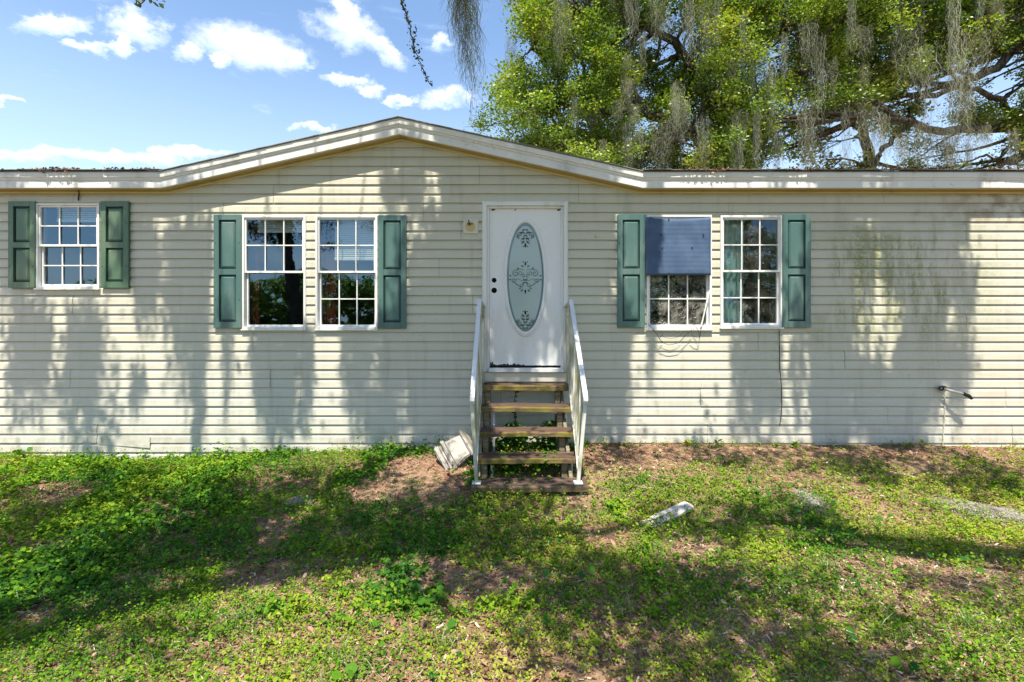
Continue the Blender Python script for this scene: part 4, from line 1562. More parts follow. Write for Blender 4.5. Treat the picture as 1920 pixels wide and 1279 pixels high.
def left_edge(py):
    return np.interp(py, [-400, 0, 60, 100, 125, 150, 190, 240, 300, 340], [960, 945, 950, 960, 935, 915, 895, 888, 890, 900])
holes = [(1262, 78, 26, 46), (1480, 295, 20, 34), (1590, 262, 26, 40), (1885, 150, 46, 62), (1570, 235, 26, 16), (1655, 285, 34, 34), (1760, 235, 30, 16),
         (1840, 272, 50, 22), (1720, 180, 22, 14), (1650, 100, 14, 14), (1005, 85, 12, 10), (1430, 110, 16, 20), (1530, 170, 14, 22), (1440, 290, 14, 20)]
def sample_clumps(n, x0, x1, y0, y1, Ya, Yb, seed, sparse=None):
    rg = np.random.default_rng(seed)
    C, Rr = [], []
    tries = 0
    while len(C) < n and tries < n * 30:
        tries += 1
        px, py = rg.uniform(x0, x1), rg.uniform(y0, y1)
        Y = rg.uniform(Ya, Yb)
        r_ = rg.uniform(.5, 1.05)
        rp = r_ * F / Y
        if px - rp * .8 < left_edge(py):
            continue
        if any(((px - a) / (c + rp * .5)) ** 2 + ((py - b) / (d_ + rp * .4)) ** 2 < 1 for a, b, c, d_ in holes):
            continue
        if sparse is not None and rg.uniform() > sparse(px, py):
            continue
        C.append(P(px, py, Y))
        Rr.append(r_)
    return np.array(C), np.array(Rr)
YA = 16.5
dens_b = lambda px, py: (1.0 if py < 210 else .75) * (1.0 if px < 1480 or py < 230 else .55)
ca, ra = sample_clumps(235, 880, 1420, -120, 335, 13.5, 19.5, 31)
ca2, ra2 = sample_clumps(60, 960, 1500, -420, -110, 14, 20, 32)
cb, rb = sample_clumps(330, 1380, 2080, -160, 330, 14, 21, 33, dens_b)
cb2, rb2 = sample_clumps(60, 1450, 2500, -420, -110, 14, 22, 34)
cb3, rb3 = sample_clumps(30, 2080, 2600, -100, 300, 15, 22, 35)
def moss_list(specs, seed):
    rg = np.random.default_rng(seed)
    return [(P(px, py, Y), v, (s, s2)) for px, py, Y, v, s, s2 in specs]
rgm = np.random.default_rng(5)
mossA = [(P(1187, -10, 13.6), 2, (.6, .75)), (P(1205, 60, 13.6), 1, (.6, .8)), (P(1272, 150, 13.4), 2, (.5, .8)), (P(1265, 180, 13.4), 1, (.7, .8)), (P(1078, 180, 13.4), 1, (.5, .6)),
         (P(1160, 185, 13.5), 0, (.9, .7)), (P(1190, 195, 13.5), 5, (.6, .45)), (P(1025, 30, 13.6), 0, (.8, .6)), (P(1060, 20, 13.8), 1, (.7, .5)), (P(1235, -5, 13.5), 5, (.8, .7)), (P(1290, -10, 13.7), 6, (.9, .7)),
         (P(1325, 0, 13.6), 5, (1.0, .9)), (P(1345, -10, 13.5), 2, (.8, .8)), (P(1200, 240, 13.4), 1, (.6, .7)), (P(1240, 225, 13.7), 5, (.8, .8)), (P(1180, 255, 13.3), 1, (.7, .7)), (P(1130, 260, 13.2), 0, (.7, .6)), (P(1320, 215, 13.6), 2, (.7, .8)), (P(1385, 200, 13.7), 6, (.7, .8))]
mossB = [(P(1395, 20, 13.8), 2, (.5, .9)), (P(1410, 70, 13.8), 3, (.5, .7)), (P(1445, 110, 14.0), 3, (.8, .8)), (P(1470, 60, 14.0), 2, (.6, .7)), (P(1515, 35, 13.8), 2, (.7, .8)), (P(1540, 60, 13.9), 3, (.6, .8)), (P(1598, -20, 13.6), 2, (.6, .9)),
         (P(1700, 50, 14.2), 5, (1., 1.)), (P(1735, 80, 14.2), 6, (.9, .9)), (P(1788, -20, 13.7), 3, (.9, 1.2)), (P(1800, 60, 13.9), 6, (1.1, 1.2)), (P(1830, 60, 14.2), 5, (1., .9)), (P(1815, 130, 14.0), 2, (1., .9)),
         (P(1460, 240, 13.8), 2, (.6, .8)), (P(1512, 180, 13.8), 2, (.7, 1.0)), (P(1520, 230, 13.9), 3, (.7, .8)), (P(1585, 195, 13.9), 3, (.5, .9)), (P(1630, 190, 14.0), 5, (.9, 1.)), (P(1650, 210, 14.1), 2, (.7, .8)), (P(1690, 245, 14.2), 1, (.7, .8)),
         (P(1780, 240, 14.2), 2, (1.1, .8)), (P(1800, 245, 14.4), 5, (1.2, .7)), (P(1750, 240, 14.2), 1, (.8, .8)), (P(1850, 235, 14.2), 0, (.8, .8)), (P(1900, 240, 14.2), 1, (.8, .9)), (P(1720, 230, 14.2), 1, (.7, 1.)), (P(1420, 200, 13.6), 2, (.7, .9)), (P(1560, 110, 14.0), 1, (.7, .8)), (P(1620, 120, 14.2), 0, (.9, .8)), (P(1870, 0, 14.2), 5, (1., .6))]
for i in range(40):
    px, py = rgm.uniform(960, 1400), rgm.uniform(-80, 250)
    mossA.append((P(px, py, rgm.uniform(12.8, 17)), int(rgm.integers(0, 6)), (rgm.uniform(.4, .8), rgm.uniform(.35, .75))))
for i in range(36):
    px, py = rgm.uniform(1390, 2000), rgm.uniform(-80, 270)
    if py < 220 and 1850 < px:
        continue
    mossB.append((P(px, py, rgm.uniform(13.0, 18)), int(rgm.integers(0, 7)), (rgm.uniform(.4, .9), rgm.uniform(.4, .85))))
bA = P(1372, 0, YA)
bA[2] = -.2
pA = lambda px, py, Y=YA: P(px, py, Y)
oak_behind(bA, ([bA, pA(1375, 420), pA(1368, 330), pA(1362, 240), pA(1372, 120), pA(1365, -60)], .55, .16),
           [([pA(1372, 345), pA(1335, 290, 16), pA(1290, 240, 15.5), pA(1215, 215, 15), pA(1120, 205, 15), pA(1000, 190, 15.5)], .26, .06),
            ([pA(1366, 230), pA(1300, 120, 16), pA(1200, 40, 15.5), pA(1080, 20, 15)], .20, .05),
            ([pA(1290, 240, 15.5), pA(1180, 280, 15), pA(1060, 275, 15.5)], .12, .04),
            ([pA(1372, 330), pA(1415, 230, 16), pA(1400, 80, 15.5), pA(1395, -80, 16)], .18, .06),
            ([pA(1215, 215, 15), pA(1140, 120, 15), pA(1000, 90, 15.5)], .10, .03),
            ([pA(1370, 0), pA(1250, -150, 16), pA(1080, -220, 16)], .18, .05)],
           np.vstack([ca, ca2]), np.concatenate([ra, ra2]), 'live oak with dense leaves behind the gable, left of the mossy limbs', 1450, .09, mossA, 41)
YB = 17.5
bB = P(2080, 0, YB)
bB[2] = -.2
pB = lambda px, py, Y=YB: P(px, py, Y)
oak_behind(bB, ([bB, pB(2075, 400), pB(2040, 260), pB(2060, 60), pB(2050, -200)], .75, .28),
           [([pB(2050, 270), pB(1960, 245, 16.5), pB(1870, 242, 16), pB(1760, 245, 15.5), pB(1690, 225, 15.2), pB(1620, 215, 15)], .22, .05),
            ([pB(2045, 200), pB(1930, 85, 16), pB(1860, 130, 15.7), pB(1790, 160, 15.5), pB(1720, 190, 15.2)], .20, .06),
            ([pB(1960, 245, 16.5), pB(1905, 215, 16), pB(1850, 175, 15.6), pB(1800, 165, 15.3)], .15, .05),
            ([pB(2060, 60), pB(1950, 30, 16), pB(1850, 45, 15.5), pB(1760, 15, 15), pB(1640, 0, 15)], .22, .05),
            ([pB(2050, 0), pB(1900, -120, 17), pB(1700, -160, 16.5), pB(1500, -170, 16)], .24, .06),
            ([pB(1690, 225, 15.2), pB(1560, 130, 15), pB(1480, 60, 15)], .09, .03),
            ([pB(2040, 320), pB(1940, 290, 16.5), pB(1890, 310, 16), pB(1850, 290, 16)], .10, .03)],
           np.vstack([cb, cb2, cb3]), np.concatenate([rb, rb2, rb3]), 'live oak reaching in from the right edge with bare horizontal limbs', 1200, .093, mossB, 42)
# slimmer forked oak between the two, its stem splitting just above the eave
YC = 19.0
bC = P(1620, 0, YC)
bC[2] = -.2
pC = lambda px, py, Y=YC: P(px, py, Y)
cc, rc_ = sample_clumps(80, 1500, 1740, 40, 330, 18, 21, 51, lambda px, py: .6)
oak_behind(bC, ([bC, pC(1622, 420), pC(1630, 335), pC(1625, 260), pC(1600, 150), pC(1590, 20)], .30, .08),
           [([pC(1628, 320), pC(1655, 280), pC(1700, 230), pC(1730, 150)], .13, .04), ([pC(1620, 250), pC(1550, 170), pC(1520, 80)], .11, .04)],
           cc, rc_, 'slim forked live oak showing between the two larger mossy oaks', 600, .125, [(P(1550, 200, 17.5), 3, (.8, .9)), (P(1680, 215, 17.5), 2, (.8, .8))], 43)

# ------------------------------------------------------------------ the oaks over and behind the camera (they shade the yard and stand in the window reflections)
def back(p, z):
    """go up the sun ray from point p to height z"""
    p = np.asarray(p, float)
    return p + TOSUN * ((z - p[2]) / TOSUN[2])
def back_y(p, Y):
    p = np.asarray(p, float)
    return p + TOSUN * ((Y - p[1]) / TOSUN[1])

rgo = np.random.default_rng(9)
over = empty('live_oak', (-9.1, -9.0, -.2))
tag(over, 'live oak over the yard whose moss shades the left wall, mirrored in the windows', 'tree', 'live oaks over the yard')
over2 = empty('live_oak', (9.2, -3.0, -.2))
tag(over2, 'live oak over the yard whose limbs shade the right wall', 'tree', 'live oaks over the yard')
def limb(owner, pts, r0, r1, name='limb', n=20, s=9):
    pth = smooth_path(pts, n, .04, rgo)
    V, Fs = tube_np(pth - np.array(owner.location), np.linspace(r0, r1, n), s)
    np_obj(name, V, Fs, M['bark'], None, owner, True)
    return pth
limb(over, [(-9.1, -9, -.3), (-9.0, -9, 1.5), (-9.2, -8.6, 4), (-9.0, -7.4, 7.5)], .36, .26, 'trunk')
limb(over2, [(9.2, -3, -.3), (9.1, -3, 2), (8.8, -2.8, 4.5), (8.3, -2.2, 7)], .5, .32, 'trunk')
YM = 3.6                                       # depth of the limbs that carry the moss
ZM = wz(225) + (YW - YM) * TANEL
limb(over, [(-9.0, -7.6, 7), (-9.4, -4.0, 10), (-8.6, 1.0, 10.2), (-7.2, YM - .2, ZM + .5), (-4.5, YM, ZM + .25), (-3, YM, ZM + .25), (0, YM + .05, ZM + .15), (1.2, YM, ZM + .25)], .27, .06)
limb(over, [(-9.0, -7.4, 7.3), (-6, -4, 9.4), (-2, -1.2, 10.0), (.8, -.4, 10.2)], .25, .06)
limb(over, [(-9.0, -7.8, 6.6), (-5.8, -2.6, 6.6), (-3.0, .4, 5.9), (-1.0, 1.2, 5.6)], .20, .05)
limb(over, [(-3.0, .4, 5.9), (-1.8, 2.4, 6.3), (-.95, 3.5, 6.3)], .07, .03)
limb(over2, [(8.5, -2.5, 6.0), (8.6, .2, 9.8), (7.6, YM - .2, ZM + .4), (6, YM, ZM + .25), (4, YM + .1, ZM + .2), (1.6, YM, ZM + .3)], .26, .07)
limb(over2, [(8.4, -2.3, 6.6), (6, -1.6, 9.2), (3.5, -.8, 9.8), (1.6, -.2, 10)], .22, .06)
limb(over2, [(8.5, -2.5, 5.5), (6.5, -.4, 6.2), (4, .8, 5.6), (2, 1.4, 5.5)], .18, .05)

# moss beards: (photo x0, x1, top row, bottom row, thickness of cover) of the shade each throws on the wall
bands = [(-60, 30, 380, 700, .5), (28, 60, 560, 800, .6), (40, 100, 600, 840, .8), (128, 188, 590, 850, 1.), (242, 292, 420, 640, .9), (322, 350, 440, 640, .9), (322, 372, 560, 850, .5),
         (350, 396, 430, 860, 1.6), (250, 275, 700, 800, .5), (418, 440, 600, 850, .5), (470, 498, 620, 850, .8), (500, 560, 640, 850, 1.), (566, 590, 640, 850, .9), (640, 690, 600, 850, .9),
         (716, 800, 330, 420, .9), (715, 760, 620, 850, 1.6), (760, 905, 590, 850, 1.9), (800, 905, 425, 620, 1.6), (826, 905, 320, 430, 1.6), (905, 1065, 350, 700, 1.4), (1066, 1150, 395, 600, 1.3), (1066, 1178, 600, 850, 1.6),
         (1212, 1236, 395, 850, 2.4), (1370, 1400, 640, 850, .8), (1400, 1440, 620, 850, 1.0), (1440, 1465, 640, 850, .7), (1480, 1505, 620, 850, .5), (1430, 1460, 420, 600, .6),
         (1522, 1600, 410, 850, 1.6), (1590, 1650, 690, 850, 1.4), (1640, 1710, 730, 850, 2.0), (1690, 1740, 410, 850, 1.6), (1740, 1770, 560, 850, .9), (1740, 1800, 410, 560, 1.2), (1770, 1830, 640, 850, .6), (1600, 1690, 420, 600, .7), (1790, 1830, 510, 640, .7)]
rgb_ = np.random.default_rng(15)
mossb = {0: Acc(), 1: Acc()}
for x0, x1, y0, y1, cov in bands:
    # cut wide bands into separate beards
    n = max(1, int((x1 - x0) / 34))
    for i in range(n):
        a, b_ = x0 + (x1 - x0) * i / n, x0 + (x1 - x0) * (i + 1) / n
        top = back_y((wx((a + b_) / 2), YW, wz(y0)), YM + rgb_.uniform(-.15, .15))
        w = (b_ - a) / F * YW * 1.15
        L = (y1 - y0) / F * YW * rgb_.uniform(.85, 1.12)
        ns = int(12 + w * (190 if x0 < 1500 else 260) * cov)
        V, Fs, rn = moss_geo(w, .22, L, ns, .022, rgb_, 12, .20, (rgb_.uniform(-.08, .08), 0), 2)
        own = over if top[0] < 1.2 else over2
        mossb[0 if own is over else 1].add(V + top - np.array(own.location), Fs, rn)
        tw_ = smooth_path([(top[0] + rgb_.normal(0, .15), YM, ZM + .15), top + np.array([rgb_.normal(0, .05), 0, .35]), top - np.array([0, 0, .1])], 8)
        V, Fs = tube_np(tw_ - np.array(own.location), np.linspace(.014, .005, 8), 5)
        mossb[0 if own is over else 1].add(V, Fs, np.zeros(len(V)))
for k_, own in ((0, over), (1, over2)):
    o = mossb[k_].obj('hanging_moss', M['moss'], own)
    o['kind'] = 'stuff'
# leaning moss-laden boughs whose shade climbs the right wall
for path, r_ in (([(1660, 860), (1700, 740), (1735, 600), (1765, 470), (1800, 380)], .23), ([(1560, 860), (1548, 700), (1545, 560), (1550, 400)], .20), ([(372, 870), (372, 650), (368, 500), (360, 360)], .07)):
    pts = [back_y((wx(px), YW, wz(py)), YM - .3 + .1 * i) for i, (px, py) in enumerate(path)]
    limb(over2 if path[0][0] > 960 else over, pts, r_, r_ * .7)

# leaf cover: shade patches in the yard (photo ellipses: x, y, rx, ry, clumps)
shade = [(120, 940, 240, 60, 24), (330, 960, 260, 75, 36), (620, 960, 220, 80, 40), (840, 980, 130, 90, 24), (560, 1035, 260, 50, 26), (200, 1040, 260, 55, 24), (980, 1050, 110, 60, 16),
         (1120, 1110, 130, 55, 14), (1380, 985, 170, 30, 14), (1300, 1120, 150, 60, 14), (1500, 1140, 200, 60, 10), (1720, 875, 220, 30, 20), (1870, 900, 90, 40, 6), (1850, 1090, 120, 60, 6), (1400, 1240, 160, 50, 8),
         (1700, 1230, 160, 50, 7), (1190, 850, 140, 22, 8), (1480, 850, 160, 18, 8), (980, 920, 160, 50, 10), (60, 1180, 80, 40, 4), (1000, 1200, 70, 50, 3), (420, 1190, 90, 50, 4), (650, 880, 120, 20, 4), (250, 1230, 60, 40, 2), (780, 1100, 80, 20, 3), (1180, 1250, 80, 30, 3)]
def ground_at(px, py):
    """where the view ray through a photo pixel meets the yard"""
    Y = 4.0
    for _ in range(12):
        X = (px - 960) / F * Y
        Y = (EYE - float(gz(X, Y))) / max(1e-3, (py - HOR) / F)
        Y = min(Y, 5.9)
    return np.array([(px - 960) / F * Y, Y, float(gz((px - 960) / F * Y, Y))])
lit = [(650, 1200, 330, 110), (130, 1245, 160, 45), (1330, 915, 190, 45), (1680, 985, 150, 50), (1860, 1020, 80, 35), (1600, 1120, 80, 30), (1220, 1050, 70, 18),
       (110, 900, 90, 16), (600, 862, 130, 14), (1780, 1200, 100, 40), (1010, 1250, 120, 40), (280, 1130, 110, 22), (760, 940, 40, 14), (1000, 985, 50, 14)]
def px_of1(p):
    return 960 + p[0] / p[1] * F, HOR + (EYE - p[2]) / p[1] * F
cov = {0: ([], []), 1: ([], [])}
for sx_, sy_, rx, ry, n in shade:
    for i in range(n):
        a, q = rgo.uniform(0, 6.283), math.sqrt(rgo.uniform(0, 1))
        gp = ground_at(sx_ + rx * q * math.cos(a), min(1400, sy_ + ry * q * math.sin(a)))
        gx_, gy_ = px_of1(gp)
        if any(((gx_ - a_) / c_) ** 2 + ((gy_ - b_) / d_) ** 2 < 1 for a_, b_, c_, d_ in lit):
            continue
        c = back(gp, rgo.uniform(4.9, 5.9))
        k_ = 0 if c[0] < 1.2 else 1
        cov[k_][0].append(c)
        cov[k_][1].append(rgo.uniform(.14, .27))
# thicker leaf cover above the stretches of wall that lie in full shade
for sx_, sy_, rx, ry, n in [(830, 540, 60, 110, 26), (830, 730, 85, 110, 40), (985, 470, 75, 110, 30), (985, 620, 70, 90, 24), (1105, 500, 40, 110, 16), (1120, 720, 55, 110, 24), (1560, 620, 42, 200, 26), (1720, 490, 55, 80, 16),
                            (1690, 760, 60, 80, 14), (700, 740, 25, 100, 8), (530, 740, 35, 90, 10), (160, 720, 35, 110, 12), (70, 720, 30, 90, 8), (270, 520, 22, 80, 8), (20, 470, 50, 60, 8), (335, 600, 14, 140, 8), (1430, 740, 30, 90, 8)]:
    for i in range(n):
        a, q = rgo.uniform(0, 6.283), math.sqrt(rgo.uniform(0, 1))
        c = back_y((wx(sx_ + rx * q * math.cos(a)), YW, wz(sy_ + ry * q * math.sin(a))), YM + rgo.uniform(-.8, .15))
        k_ = 0 if c[0] < 1.2 else 1
        cov[k_][0].append(c)
        cov[k_][1].append(rgo.uniform(.12, .2))
# and the crown going on above, behind and beside the camera
for i in range(46):
    c = np.array([rgo.uniform(-13, -3), rgo.uniform(-11, -5.5), rgo.uniform(4.5, 12)])
    cov[0][0].append(c)
    cov[0][1].append(rgo.uniform(.5, 1.1))
for i in range(36):
    c = np.array([rgo.uniform(5, 15), rgo.uniform(-10, -5), rgo.uniform(5, 12)])
    cov[1][0].append(c)
    cov[1][1].append(rgo.uniform(.5, 1.1))
for i in range(22):
    cov[0][0].append(np.array([rgo.uniform(-10.4, -7.2), rgo.uniform(-9.5, -7.5), rgo.uniform(4.7, 7.0)]))
    cov[0][1].append(rgo.uniform(.35, .6))
for k_, own in ((0, over), (1, over2)):
    acc = Acc()
    crown_leaves(acc, np.array(cov[k_][0]), np.array(cov[k_][1]), 900, .085, rgo, .5, .7)
    acc.V = [v - np.array(own.location) for v in acc.V]
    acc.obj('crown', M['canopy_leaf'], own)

# thicket at the back of the yard, behind the camera
rgs = np.random.default_rng(8)
where = ['far left', 'left', 'left of centre', 'right of centre', 'right', 'far right', 'outermost right']
for i, (x, y, h) in enumerate([(-12.2, -11, 3.4), (-9.4, -10.5, 4.0), (-6.4, -11, 3.6), (5.4, -11, 6.5), (8.2, -11.5, 7.2), (11.0, -11, 6.8), (14, -12, 6)]):
    t = empty('evergreen_shrub', (x, y, -.2))
    tag(t, 'evergreen shrub in the thicket behind the viewer, %s, mirrored in the windows' % where[i], 'shrub', 'thicket mirrored in the windows')
    V, Fs = tube_np(smooth_path([(0, 0, 0), (.1, 0, h * .3), (0, .1, h * .7)], 8), np.linspace(.14, .05, 8), 7)
    np_obj('trunk', V, Fs, M['bark'], None, t, True)
    n = 34
    C = np.stack([rgs.normal(0, .8, n), rgs.normal(0, .6, n), rgs.uniform(.05, .92, n) * h], -1)
    acc = Acc()
    crown_leaves(acc, C, rgs.uniform(.5, .9, n), 420, .20, rgs)
    acc.obj('crown', M['oak_leaf'], t)
# trees across the road, behind the camera
rgf = np.random.default_rng(3)
far_words = ['round', 'broad', 'tall', 'low', 'spreading', 'ragged', 'narrow', 'dense', 'lopsided']
for i, (x, y, h) in enumerate([(-30, -34, 5.5), (-19, -38, 7), (-9, -30, 6.5), (0, -36, 8), (8, -30, 6), (17, -35, 8), (28, -32, 7), (-42, -40, 6), (40, -38, 8)]):
    t = empty('far_tree', (x, y, -.2))
    tag(t, '%s far tree across the road, seen only mirrored in the windows' % far_words[i], 'tree', 'trees across the road')
    V, Fs = tube_np(smooth_path([(0, 0, 0), (.1, 0, h * .3), (0, .1, h * .7)], 8), np.linspace(.28, .1, 8), 7)
    np_obj('trunk', V, Fs, M['bark'], None, t, True)
    n = 26
    C = rgf.normal(size=(n, 3)) * np.array([h * .34, h * .34, h * .16]) + np.array([0, 0, h * .62])
    acc = Acc()
    crown_leaves(acc, C, rgf.uniform(.7, 1.3, n), 110, .32, rgf)
    acc.obj('crown', M['oak_leaf'], t)

# ------------------------------------------------------------------ moss and twig hanging into the picture from overhead
def hang(px0, py0, px1, py1, Y, w, n, sw, label, ztop, seed):
    a, b_ = P(px0, py0, Y), P(px1, py1, Y)
    s = (b_[0] - a[0]) / (a[2] - b_[2])
    L = ztop - b_[2]
    x_top = b_[0] - s * L
    rg = np.random.default_rng(seed)
    V, Fs, rn = moss_geo(w, w * .8, L, n, sw, rg, 44, .20, (s * L, 0), 12, .76, 1.0, .15, .12)
    rn = rn * .55
    o = np_obj('hanging_moss_strand', V, Fs, M['moss'], rn)
    o.location = (x_top, Y, ztop)
    return tag(o, label, 'moss', 'moss strands hanging from the overhead limb')
hang(871, 0, 895, 226, 3.5, .15, 190, .0065, 'thick grey-green moss rope hanging at the top beside the oak leaves', 6.2, 3)
hang(856, 0, 880, 215, 3.45, .07, 60, .006, 'thin loose moss strands along the left side of the thick moss rope', 6.2, 5)
# thin vine with small leaves
vn = empty('hanging_vine', tuple(P(753, -240, 3.4)))
tag(vn, 'thin dark leafy vine dangling against the sky above the gable', 'vine')
path = smooth_path([P(735, -240, 3.4), P(745, -60, 3.4), P(753, 0, 3.4), P(767, 45, 3.42), P(776, 85, 3.4), P(789, 122, 3.4), P(806, 158, 3.4)], 34, .004, rgo) - np.array(vn.location)
V, Fs = tube_np(path, np.linspace(.008, .0025, 34), 6)
np_obj('stem', V, Fs, M['bark'], None, vn, True)
n = 150
ti = rgo.uniform(8, 33, n)
p = np.stack([np.interp(ti, np.arange(34), path[:, k_]) for k_ in range(3)], -1) + rgo.normal(0, .010, (n, 3)) * (1 + (np.abs(ti - 22) < 5))[:, None]
u, v, nr = frames(n, .2, rgo)
V, Fs = scatter(p, rgo.uniform(.014, .036, n), LEAF6 * np.array([.7, 1, 1]), u, v, nr)
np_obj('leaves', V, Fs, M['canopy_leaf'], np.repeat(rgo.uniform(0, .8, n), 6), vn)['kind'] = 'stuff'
tg = empty('oak_twig', tuple(P(280, -40, 4.0)))
tag(tg, 'leafy oak twig tip poking in at the top left edge of the sky', 'twig')
pth = smooth_path([P(300, -60, 4.), P(285, -25, 4.), P(270, 2, 4.), P(258, 10, 4.)], 10) - np.array(tg.location)
V, Fs = tube_np(pth, np.linspace(.008, .003, 10), 6)
np_obj('stem', V, Fs, M['bark'], None, tg, True)
n = 34
px = rgo.uniform(256, 308, n)
p = np.array([P(a, rgo.uniform(-30, 14) if 268 < a else rgo.uniform(-4, 14), 4.0 + rgo.uniform(-.08, .08)) for a in px]) - np.array(tg.location)
u, v, nr = frames(n, .1, rgo)
V, Fs = scatter(p, rgo.uniform(.035, .06, n), LEAF6 * np.array([.6, 1, 1]), u, v, nr)
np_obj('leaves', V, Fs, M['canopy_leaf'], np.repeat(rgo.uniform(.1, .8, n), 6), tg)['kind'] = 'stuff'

# ------------------------------------------------------------------ yard cover: weeds, grass, mulch
rgg = np.random.default_rng(101)
def yard_points(n, rg, x_lim=8.0, y0=1.5, y1=5.9, near_bias=1.0):
    Y = y0 + (y1 - y0) * rg.uniform(0, 1, n)
    X = rg.uniform(-1, 1, n) * np.minimum(x_lim, 1.15 * Y + .6)
    return X, Y
def px_of(X, Y, Z):
    return 960 + X / Y * F, HOR + (EYE - Z) / Y * F
# bare mulch spots in the photo (x, y, rx, ry, strength)
bare = [(790, 880, 80, 30, 1.), (860, 905, 60, 30, .9), (1180, 860, 150, 26, .95), (1500, 850, 260, 16, .9), (1140, 1010, 60, 30, .9), (1300, 1030, 70, 26, .9), (950, 1085, 45, 18, .9), (540, 905, 60, 18, .6), (300, 960, 60, 20, .6),
        (1500, 910, 120, 28, .55), (1700, 960, 130, 40, .5), (60, 1160, 50, 26, .9), (470, 1090, 60, 22, .7), (1650, 1050, 90, 30, .5), (1160, 1160, 70, 30, .6), (1850, 1040, 70, 30, .5), (250, 1010, 120, 18, .5), (1100, 930, 50, 40, .7), (1330, 960, 60, 26, .4), (1180, 1220, 120, 40, .5), (900, 1200, 60, 40, .4), (640, 1010, 40, 14, .6), (1780, 850, 160, 16, .7), (360, 1230, 80, 30, .4), (1480, 1180, 60, 20, .5)]
def cover_prob(X, Y):
    Z = gz(X, Y)
    px, py = px_of(X, Y, Z)
    f = fbm(X * 2.1, Y * 2.1, 5, 3)
    pr = np.clip((f - .20) * 4.0, .12, 1)
    for a, b, c, d_, s in bare:
        q = ((px - a) / c) ** 2 + ((py - b) / d_) ** 2
        pr = pr * (1 - s * np.clip(1.35 - q, 0, 1))
    pr = pr * np.where((px > 1100) & (py < 900), .55, 1) * np.where((px > 400) & (py > 1050), .62, 1)
    pr = pr * np.where((np.abs(X - .08) < .5) & (Y > 4.66), .45, 1)
    return pr
# low weeds: little rosettes of small leaves
nP = 98000
X, Y = yard_points(nP, rgg)
keep = rgg.uniform(0, 1, nP) < cover_prob(X, Y)
X, Y = X[keep], Y[keep]
nl = 5
n = len(X)
hgt = rgg.gamma(1.6, .022, n) * (.6 + .9 * fbm(X * 1.3, Y * 1.3, 21))
tone = np.clip(fbm(X * 1.6, Y * 1.6, 31) * 1.0 + rgg.normal(0, .12, n) + .10 - .24 * (X < -.4) * (Y > 2.8) + .20 * (Y < 3.1) * (X > -1.4), 0, 1)
px, py = px_of(X, Y, 0)
lsz = .0150 + .010 * (fbm(X * .9 + 5, Y * .9, 41) > .52) * (X < 1.0) * (Y > 2.9)
a = rgg.uniform(0, 6.283, (n, nl))
rr_ = rgg.uniform(.15, 1, (n, nl)) * .038
Px = X[:, None] + np.cos(a) * rr_
Py = Y[:, None] + np.sin(a) * rr_
Pz = gz(X, Y)[:, None] + hgt[:, None] * rgg.uniform(.4, 1.1, (n, nl)) + .006
Pt = np.stack([Px, Py, Pz], -1).reshape(-1, 3)
m_ = Pt[:, 1] < 5.925
u, v, nr = frames(len(Pt), .75, rgg)
lsz = lsz * np.interp(Y, [2.2, 3.4], [.72, 1.0])
sz = np.repeat(lsz * rgg.lognormal(0, .28, n), nl) * rgg.uniform(.6, 1.35, len(Pt))
tn = np.clip(np.repeat(tone, nl) + rgg.normal(0, .13, len(Pt)), 0, .97)
V, Fs = scatter(Pt[m_], sz[m_], LEAF5 * np.array([1.0, 1, 1.6]), u[m_], v[m_], nr[m_])
o = np_obj('low_weeds', V, Fs, M['weed'], np.repeat(tn[m_], 5))
tag(o, 'low green weeds covering the yard in patches', 'weeds', kind='stuff')
# broad round leaves, mostly left and under the steps
nP = 3400
X, Y = yard_points(nP, rgg)
keep = (rgg.uniform(0, 1, nP) < cover_prob(X, Y)) & (fbm(X * 1.2, Y * 1.2, 61) > np.where((X < .6) & (Y > 2.8), .42, .6))
X, Y = X[keep], Y[keep]
n = len(X)
Pt = np.stack([X, Y, gz(X, Y) + rgg.uniform(.03, .075, n)], -1)
Pt = Pt[Pt[:, 1] < 5.88]
n = len(Pt)
u, v, nr = frames(n, 1.1, rgg)
V, Fs = scatter(Pt, rgg.uniform(.035, .065, n), ROUND, u, v, nr)
o = np_obj('broad_weed_leaves', V, Fs, M['weed'], np.repeat(np.clip(rgg.normal(.22, .16, n), 0, 1), 8))
tag(o, 'broad round weed leaves standing above the low weeds', 'weeds', kind='stuff')
# grass blades
nP = 52000
X, Y = yard_points(nP, rgg)
px, py = px_of(X, Y, gz(X, Y))
pr = (.14 + .75 * (fbm(X * 1.7, Y * 1.7, 71) > .52)) * np.where(px > 1050, 1, np.where(py > 1080, .7, .22))
keep = (rgg.uniform(0, 1, nP) < pr * np.clip(cover_prob(X, Y) + .25, 0, 1)) & (Y < 5.75)
X, Y = X[keep], Y[keep]
for tx, ty, tn_ in ((62, 1130, 46), (185, 1065, 30), (430, 1185, 40), (1545, 1070, 60), (1165, 1150, 30), (1820, 1180, 50), (840, 1215, 50), (1480, 1090, 60), (300, 1010, 20), (1330, 1230, 40), (1650, 1200, 50), (640, 1240, 40)):
    c_ = ground_at(tx, ty)
    X = np.concatenate([X, c_[0] + rgg.normal(0, .035, tn_)])
    Y = np.concatenate([Y, c_[1] + rgg.normal(0, .03, tn_)])
ntuft = 516
n = len(X)
a = rgg.uniform(0, 6.283, n)
L = rgg.uniform(.03, .085, n) * np.where(np.arange(n) >= n - ntuft, 1.8, 1) * np.where(rgg.uniform(0, 1, n) > .95, 1.9, 1)
t = np.linspace(0, 1, 5)
bend = rgg.uniform(.5, 1.6, n)
hz = L[:, None] * t[None, :] * (1 - .35 * bend[:, None] * t[None, :])
hr = L[:, None] * bend[:, None] * .6 * t[None, :] ** 1.6
